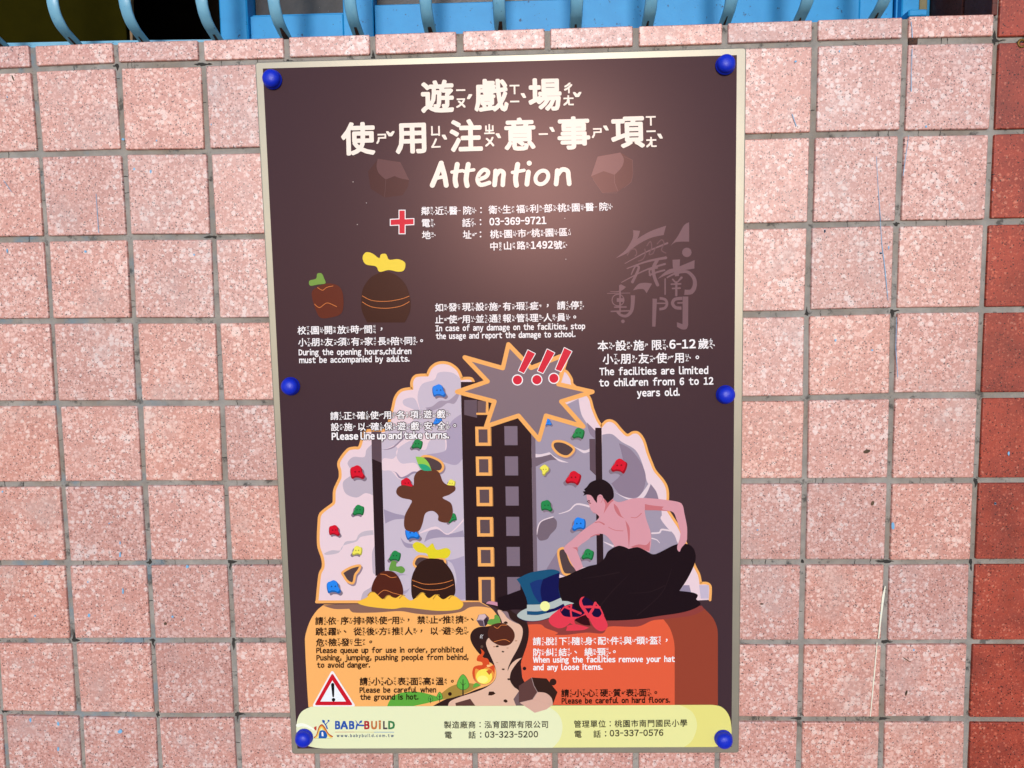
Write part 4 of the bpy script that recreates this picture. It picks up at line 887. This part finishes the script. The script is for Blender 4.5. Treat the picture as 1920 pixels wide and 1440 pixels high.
p.poly(H8((545, 590, 1), (740, 585), (900, 552), (1050, 486, 1), (1090, 570, 1), (860, 660), (545, 690, 1)), (178, 186, 182)); p.poly(H8((545, 685, 1), (700, 690), (845, 665, 1), (840, 716, 1), (700, 746), (545, 740, 1)), (28, 78, 116)); p.poly(H8((845, 665, 1), (960, 640), (1090, 574, 1), (1116, 615, 1), (980, 680), (838, 718, 1)), (18, 22, 78)); p.disc(*H8((815, 613))[0], 9.3, (240, 240, 158), n=28); p.done()
p = Print('ballet_shoe_drawing', sheet); SR = (226, 60, 78); NV = (24, 14, 54)
p.poly(H8((1020, 690), (1110, 610), (1220, 580), (1260, 640), (1350, 700), (1370, 540), (1420, 480), (1520, 540), (1640, 650), (1670, 740), (1580, 790), (1420, 760), (1300, 780), (1190, 790), (1080, 770)), NV)
p.poly(H8((1150, 905, 1), (1290, 885), (1475, 935, 1), (1380, 972), (1130, 982, 1)), SR); p.poly(H8((1250, 820, 1), (1420, 740), (1500, 905, 1), (1380, 890)), (52, 14, 22))
p.poly(H8((870, 820), (905, 755), (1045, 645, 1), (1050, 700), (1100, 760), (1195, 775, 1), (1240, 800), (1180, 875), (1100, 930), (1010, 942), (910, 895)), SR); p.poly(H8((1290, 900, 1), (1200, 870), (1190, 780), (1330, 770), (1420, 710, 1), (1440, 735, 1), (1260, 815)), SR)
p.line(H8((1120, 625), (1250, 680), (1350, 720)), 4.2, SR, smooth=False); p.line(H8((1210, 590), (1200, 690), (1215, 800)), 3.4, SR, smooth=False); p.line(H8((1060, 680), (1110, 625), (1200, 600)), 2.4, SR)
p.poly(H8((1460, 760, 1), (1510, 720), (1545, 765), (1620, 775), (1665, 720), (1640, 650, 1), (1700, 760), (1755, 890), (1735, 955), (1670, 988), (1600, 970), (1530, 900)), SR); p.poly(H8((1410, 468, 1), (1370, 520), (1380, 580), (1410, 630), (1480, 740), (1520, 800, 1), (1460, 790), (1400, 700), (1340, 610), (1330, 540), (1360, 482)), SR)
p.line(H8((1390, 625), (1500, 622), (1630, 630)), 4.6, SR, smooth=False); p.line(H8((1570, 565), (1530, 660), (1480, 740)), 5.0, SR, smooth=False); p.line(H8((1590, 580), (1650, 660), (1690, 750)), 2.6, SR); p.done()

# --- star burst and exclamation marks
p = Print('star_burst_drawing', sheet)
st = B((435, 98), (598, 268), (862, 165), (795, 385), (1040, 440), (815, 510), (975, 690), (705, 612), (655, 785), (508, 612), (275, 688), (335, 510), (65, 440), (285, 365), (120, 192), (395, 270))
def closed_round(pts, w, c):
    for a, b in zip(pts, pts[1:] + pts[:1]): p.line([a, b], w, c, smooth=False, cap=False)
    for q in pts: p.disc(q[0], q[1], w / 2, c, n=14)
p.poly(st, (130, 110, 117), False); closed_round(st, 8.2, OR); p.done()
for bar_, dot in (([(575, 140), (627, 166), (546, 306), (508, 288)], (500, 355)), ([(714, 134), (767, 160), (684, 306), (646, 290)], (640, 353)), ([(838, 124), (891, 150), (813, 294), (774, 278)], (762, 343))):
    p = Print('exclamation_mark', sheet); q = B(*bar_); dx, dy = B(dot)[0]
    closed_round(q, 2.6, WHITE); p.disc(dx, dy, 10.6, WHITE); p.poly(q, (212, 38, 60), False); p.disc(dx, dy, 8.6, (212, 38, 60)); p.done()
# --- warning triangle
p = Print('warning_triangle', sheet)
tri = E_((380, 648), (558, 925), (228, 925)); p.poly(tri, WHITE, False); closed_round(tri, 6.4, WHITE)
tri = E_((380, 668), (540, 915), (243, 915)); p.poly(tri, (204, 28, 44), False); closed_round(tri, 4.4, (204, 28, 44)); p.poly(E_((380, 712), (497, 893), (277, 893)), (240, 242, 246), False)
p.line(E_((383, 748), (388, 848)), (6.2, 3.4), (20, 18, 20), smooth=False); p.disc(*E_((390, 878))[0], 3.4, (20, 18, 20)); p.done()
# --- footer band
p = Print('footer_band', sheet)
ft = [(584, 1324.8, 1), (1332, 1321.5, 1), (1352, 1325), (1366, 1340), (1371.3, 1362), (1370, 1384), (1358, 1397), (1338, 1400.6, 1), (620, 1403.4, 1), (592, 1402), (568, 1394), (556.5, 1376), (557, 1352), (566, 1334)]
p.poly(ft, (230, 220, 128)); p.poly([(584, 1324.8, 1), (1275, 1322, 1), (1298, 1335), (1307, 1360), (1298, 1388), (1282, 1400.8, 1)] + ft[8:], (233, 229, 156)); p.poly([(584, 1324.8, 1), (1025, 1323.2, 1), (1046, 1338), (1054.5, 1360), (1050, 1385), (1036, 1402, 1)] + ft[8:], (233, 234, 190))
p.line(E_((85, 1098), (120, 1092), (170, 1105), (220, 1135)), (7, 3), (248, 248, 226)); p.done()
p = Print('boulder_tip_drawing', sheet); p.poly(V((716, 1286, 1), (880, 1246, 1), (1142, 1312, 1), (1060, 1372, 1), (910, 1416, 1)), (216, 170, 152), False); p.done()
p = Print('company_logo', sheet)
for w_, off_, c in ((2.6, 0, (186, 62, 52)), (2.4, 1, (226, 150, 60)), (2.2, 2, (240, 214, 110))):
    k = off_ * 14
    p.line(G((318 + k * .6, 465 + k * .1), (345 + k * .5, 440), (375 + k * .2, 345 + k), (405, 315 + k), (440 - k * .4, 350 + k), (480 - k * .5, 420 + k * .3), (532 - k * .8, 455 + k * .4)), w_, c)
p.poly(G((368, 478, 1), (375, 400), (400, 380), (440, 385), (465, 420), (470, 455), (455, 478, 1)), (34, 92, 172)); p.poly(G((405, 450, 1), (402, 408), (412, 398), (422, 410), (428, 450, 1)), WHITE); p.line(G((300, 478), (535, 478)), .6, (180, 190, 120))
p.line(G((470, 358), (455, 320), (440, 300), (425, 275)), (2.6, 1.6), (40, 84, 168)); p.line(G((450, 310), (475, 285), (490, 268)), (1.8, 1), (40, 84, 168)); p.poly(G((408, 255, 1), (440, 262), (438, 292), (415, 285)), (40, 84, 168)); p.disc(*G((487, 266))[0], 1.9, (40, 84, 168)); p.poly(G((312, 345), (328, 335), (342, 332), (338, 382), (318, 368)), (196, 70, 56))
p.line(G((565, 401), (800, 400)), .9, (206, 130, 100)); p.line(G((800, 400), (1035, 402)), .9, (206, 190, 120)); p.line(G((1035, 402), (1272, 402)), .9, (70, 130, 190))
p.line(G((820, 362), (830, 310), (850, 318), (905, 322)), 3.0, (40, 84, 168)); p.line(G((812, 262), (832, 300), (835, 320)), (1, 3), (40, 84, 168)); p.poly(G((850, 285, 1), (868, 265), (890, 262, 1), (880, 292)), (40, 84, 168)); p.line(G((842, 312), (870, 285)), 1.2, (40, 84, 168))
p.done()
t = Lettering('logo_lettering', sheet)
for ch, x0, x1, c in (('B', 570, 622, (40, 84, 168)), ('A', 632, 716, (40, 84, 168)), ('B', 738, 792, (40, 84, 168)), ('B', 920, 974, (176, 38, 50)), ('U', 1002, 1064, (196, 116, 62)), ('i', 1092, 1112, (196, 116, 62)), ('L', 1146, 1188, (84, 70, 74)), ('D', 1208, 1278, (58, 124, 76))):
    a, b = G((x0, 362), (x1, 362)); t.latin(ch, a, b, 19.5, c, .045)
a, b = G((585, 460), (1265, 460)); t.latin('w w w . b a b y b u i l d . c o m . t w', a, b, 7.4, (56, 74, 112), .02); t.done()

# --- all the wording
t = Lettering('title_lettering', sheet)
t.cjk('遊戲場', (820, 181), (1021.7, 177), 63, CREAM, off=.032); t.cjk('使用注意事項', (671.7, 260), (1176.7, 246.7), 63, CREAM, off=.032)
for ln, w_ in ((((512, 1042), (540, 975), (562, 918)), 8.6), (((562, 922), (580, 985), (590, 1042)), 8.4), (((532, 1003), (585, 992)), 6), (((652, 925), (640, 1005), (646, 1044)), 8.4), (((622, 968), (682, 960)), 5.6), (((714, 925), (702, 1005), (708, 1044)), 8.4), (((690, 964), (745, 955)), 5.6),
               (((768, 1010), (812, 995), (826, 968), (802, 955), (775, 980), (766, 1015), (785, 1040), (832, 1028)), 7), (((868, 962), (866, 1000), (862, 1040)), 8), (((868, 990), (890, 962), (912, 972), (910, 1005), (908, 1040)), 7.6), (((992, 925), (980, 1000), (985, 1042)), 8.4), (((962, 970), (1028, 958)), 5.6),
               (((1052, 968), (1048, 1000), (1044, 1036)), 8.2), (((1215, 960), (1212, 1000), (1208, 1035)), 8), (((1214, 988), (1240, 955), (1272, 962), (1278, 1000), (1282, 1034)), 7.8)):
    t.line(TT(*ln), w_ * 1.12, CREAM)
t.line(TT(*[(1128 + 35 * math.cos(a * .5236) + 8 * math.sin(-a * .5236), 998 + 38 * math.sin(a * .5236)) for a in range(12)]), 7.4, CREAM, closed=True); t.disc(*TT((1057, 918))[0], 4.8, CREAM)
t.done('cream heading in large characters with a brush written line below')
t = Lettering('hospital_lettering', sheet)
t.cjk('鄰近醫院：', (797.8, 395.5), (875.9, 394.5), 16.8, WHITE, 3); t.cjk('衛生福利部桃園醫院', (924.3, 393.3), (1131.3, 387.4), 16.8, WHITE)
t.cjk('電話', (798.4, 418.1), (874.6, 417.5), 16.8, WHITE); t.cjk('：', (901, 416.5), (926, 416), 16.8, WHITE, 1); t.latin('03-369-9721', (918.2, 422.3), (1023.8, 419.6), 18.6, WHITE, .02)
t.cjk('地址', (799.4, 440.7), (875.9, 440), 16.8, WHITE); t.cjk('：', (901, 439.5), (926, 439), 16.8, WHITE, 1); t.cjk('桃園市桃園區', (927, 439.1), (1056, 435.2), 16.8, WHITE)
t.cjk('中山路', (926.3, 461.7), (977, 460.1), 16.8, WHITE); t.latin('1492', (995.9, 466.4), (1036.5, 465.2), 18.6, WHITE, .02); t.cjk('號', (1046, 459.2), (1071, 458.5), 16.8, WHITE, 1); t.done()
t = Lettering('opening_hours_lettering', sheet)
t.cjk('校園開放時間，', (565.9, 619.5), (690.4, 617.3), 16.6, WHITE, 5); t.cjk('小朋友須有家長陪同。', (567.2, 641.7), (765.7, 639), 16.6, WHITE, 8)
t.latin('During  the  opening  hours,children', (560.4, 666), (769.8, 663.6), 14.6, WHITE); t.latin('must  be  accompanied  by  adults.', (561.3, 680.6), (766.3, 677.8), 14.6, WHITE); t.done()
t = Lettering('damage_notice_lettering', sheet)
t.cjk('如發現設施有瑕疵，請停', (823.6, 576.3), (1077.7, 572.2), 16.6, WHITE); t.cjk('止使用並通報管理人員。', (823.6, 599), (1052.2, 594.8), 16.6, WHITE, 9)
t.latin('In  case  of  any  damage  on  the  facilities,  stop', (817.1, 620.9), (1094.8, 616.7), 14.6, WHITE); t.latin('the  usage  and  report  the  damage  to  school.', (817.8, 635.6), (1077, 631.6), 14.6, WHITE); t.done()
t = Lettering('age_limit_lettering', sheet)
t.cjk('本設施限', (1130.4, 648.4), (1231.1, 646.7), 20.6, WHITE); t.latin('6-12', (1255.5, 653.6), (1304, 652.4), 22, WHITE, .02); t.cjk('歲', (1318.8, 644.4), (1350, 643.6), 20.6, WHITE, 1); t.cjk('小朋友使用。', (1140, 673.2), (1274, 670.6), 20.6, WHITE, 4)
t.latin('The  facilities  are  limited', (1124.5, 703.3), (1326.4, 700.7), 18.2, WHITE); t.latin('to  children  from  6  to  12', (1123.9, 724.2), (1336, 720.6), 18.2, WHITE); t.latin('years  old.', (1194.9, 743.3), (1274, 741.6), 18.2, WHITE); t.done()
t = Lettering('take_turns_lettering', sheet); OL = ((58, 40, 42), .10)
t.cjk('請正確使用各項遊戲', (627.1, 779.8), (826.7, 776.3), 16.2, WHITE, outline=OL); t.cjk('設施以確保遊戲安全。', (628.1, 800.6), (827.7, 798.1), 16.2, WHITE, 8, outline=OL); t.latin('Please line up and take turns.', (622.5, 824.4), (840.2, 821.8), 17.4, WHITE, .03, outline=((58, 40, 42), .09)); t.done()
t = Lettering('queue_lettering', sheet)
t.cjk('請依序排隊使用，禁止推擠、', (598.4, 1164.4), (861.6, 1161.8), 15.8, INK, 11); t.cjk('跳躍、從後方推人，以避免', (599.1, 1184.5), (861.6, 1182.8), 15.8, INK); t.cjk('危險發生。', (600.2, 1204.9), (671.3, 1204), 15.8, INK, 3)
t.latin('Please  queue  up  for  use  in  order,  prohibited', (593.2, 1224.6), (865.9, 1223.2), 13.4, INK); t.latin('Pushing,  jumping,  pushing  people  from  behind,', (593.6, 1238.3), (875.8, 1237.2), 13.4, INK); t.latin('to  avoid  danger.', (594.7, 1252), (693.1, 1251.6), 13.4, INK); t.done()
t = Lettering('hot_surface_lettering', sheet)
t.cjk('請小心表面高溫。', (681.8, 1277.9), (824.4, 1277.5), 15.8, INK, 6); t.latin('Please  be  careful  when', (674.5, 1298.9), (816.7, 1298.2), 13.4, INK); t.latin('the  ground  is  hot.', (675.6, 1312.1), (783.9, 1311.6), 13.4, INK); t.done()
t = Lettering('remove_hat_lettering', sheet)
t.cjk('請脫下隨身配件與頭盔，', (1006.8, 1202.4), (1225.6, 1200.7), 16, WHITE, 9); t.cjk('防糾結、繞頸。', (1006.8, 1223.2), (1127.7, 1222.1), 16, WHITE, 5); t.latin('When  using  the  facilities  remove  your  hat', (999.8, 1242.3), (1263, 1240.7), 14, WHITE, .028); t.latin('and  any  loose  items.', (1000, 1256.4), (1128.6, 1255.4), 14, WHITE, .028); t.done()
t = Lettering('hard_floor_lettering', sheet)
t.cjk('請小心硬質表面。', (1059.7, 1300), (1205.4, 1298.9), 15.4, INK, 6); t.latin('Please  be  careful  on  hard  floors.', (1053.5, 1319.4), (1255.2, 1317.4), 13.6, INK); t.done()
t = Lettering('footer_lettering', sheet); FI = (52, 47, 38)
t.cjk('製造廠商：泓育國際有限公司', (839.3, 1359.1), (1021.7, 1358.3), 14.6, FI, ruby=False, off=.010); t.cjk('電話', (840.3, 1378.1), (885.2, 1378), 14.6, FI, ruby=False, off=.01); t.cjk('：', (901.3, 1378.2), (920, 1378), 14.6, FI, 1, ruby=False); t.latin('03-323-5200', (909.4, 1383.2), (1008.4, 1382.4), 16, FI, .004)
t.cjk('管理單位：桃園市南門國民小學', (1083, 1357.7), (1281.9, 1355.7), 14.6, FI, ruby=False, off=.010); t.cjk('電話', (1083.6, 1376.5), (1119.6, 1376.3), 14.6, FI, ruby=False, off=.01); t.cjk('：', (1135.6, 1376), (1150, 1376), 14.6, FI, 1, ruby=False); t.latin('03-337-0576', (1143.5, 1380.6), (1243.3, 1379.4), 16, FI, .004); t.done()
bpy.data.objects.remove(to_); bpy.data.curves.remove(tc_)

# --- small chips in the print
p = Print('print_chips', sheet)
for x, y in ((662, 341), (687, 380.5), (670, 421), (1059, 409.5), (1061, 486), (645, 1364)): p.disc(x, y, .9, (214, 200, 196), n=7)
o = p.done(); o['kind'] = 'stuff'

# ------------------------------------------------------------------ blue caps
def cap_mesh():
    prof = [(.0116, 0), (.0118, .001), (.0118, .0034), (.0114, .0038), (.0110, .0041), (.0112, .0046), (.0110, .0070), (.0102, .0094), (.0086, .0114), (.0062, .0128), (.0032, .0136), (0, .0138)]
    n = 32; vs, fs = [], []
    for r, h in prof[:-1]:
        vs += [(r * math.cos(i * math.tau / n), -h, r * math.sin(i * math.tau / n)) for i in range(n)]
    vs.append((0, -prof[-1][1], 0)); k = len(prof) - 1
    for a in range(k - 1): fs += [(a * n + i, a * n + (i + 1) % n, (a + 1) * n + (i + 1) % n, (a + 1) * n + i) for i in range(n)]
    fs += [((k - 1) * n + i, (k - 1) * n + (i + 1) % n, len(vs) - 1) for i in range(n)]
    return mesh_from('cap', vs, fs, M_CAP, True)
CM = cap_mesh()
ZC = LAYER[0] + .0002
for x, y in ((512, 150.5), (1359, 123.5), (546, 724), (1359.5, 739.5), (571.5, 1380.5), (1355.5, 1383)):
    o = bpy.data.objects.new('cap', CM); COL.objects.link(o); o.parent = board; o.matrix_parent_inverse = inv_world(board)
    o.matrix_basis = Matrix.Translation(world(*on(x, y, BZ + .0003))) @ Matrix.Rotation(random.gauss(0, .05), 4, 'X') @ Matrix.Rotation(random.uniform(0, 6), 4, 'Y')
print('print layer height mm', (LAYER[0] - BZ) * 1000)
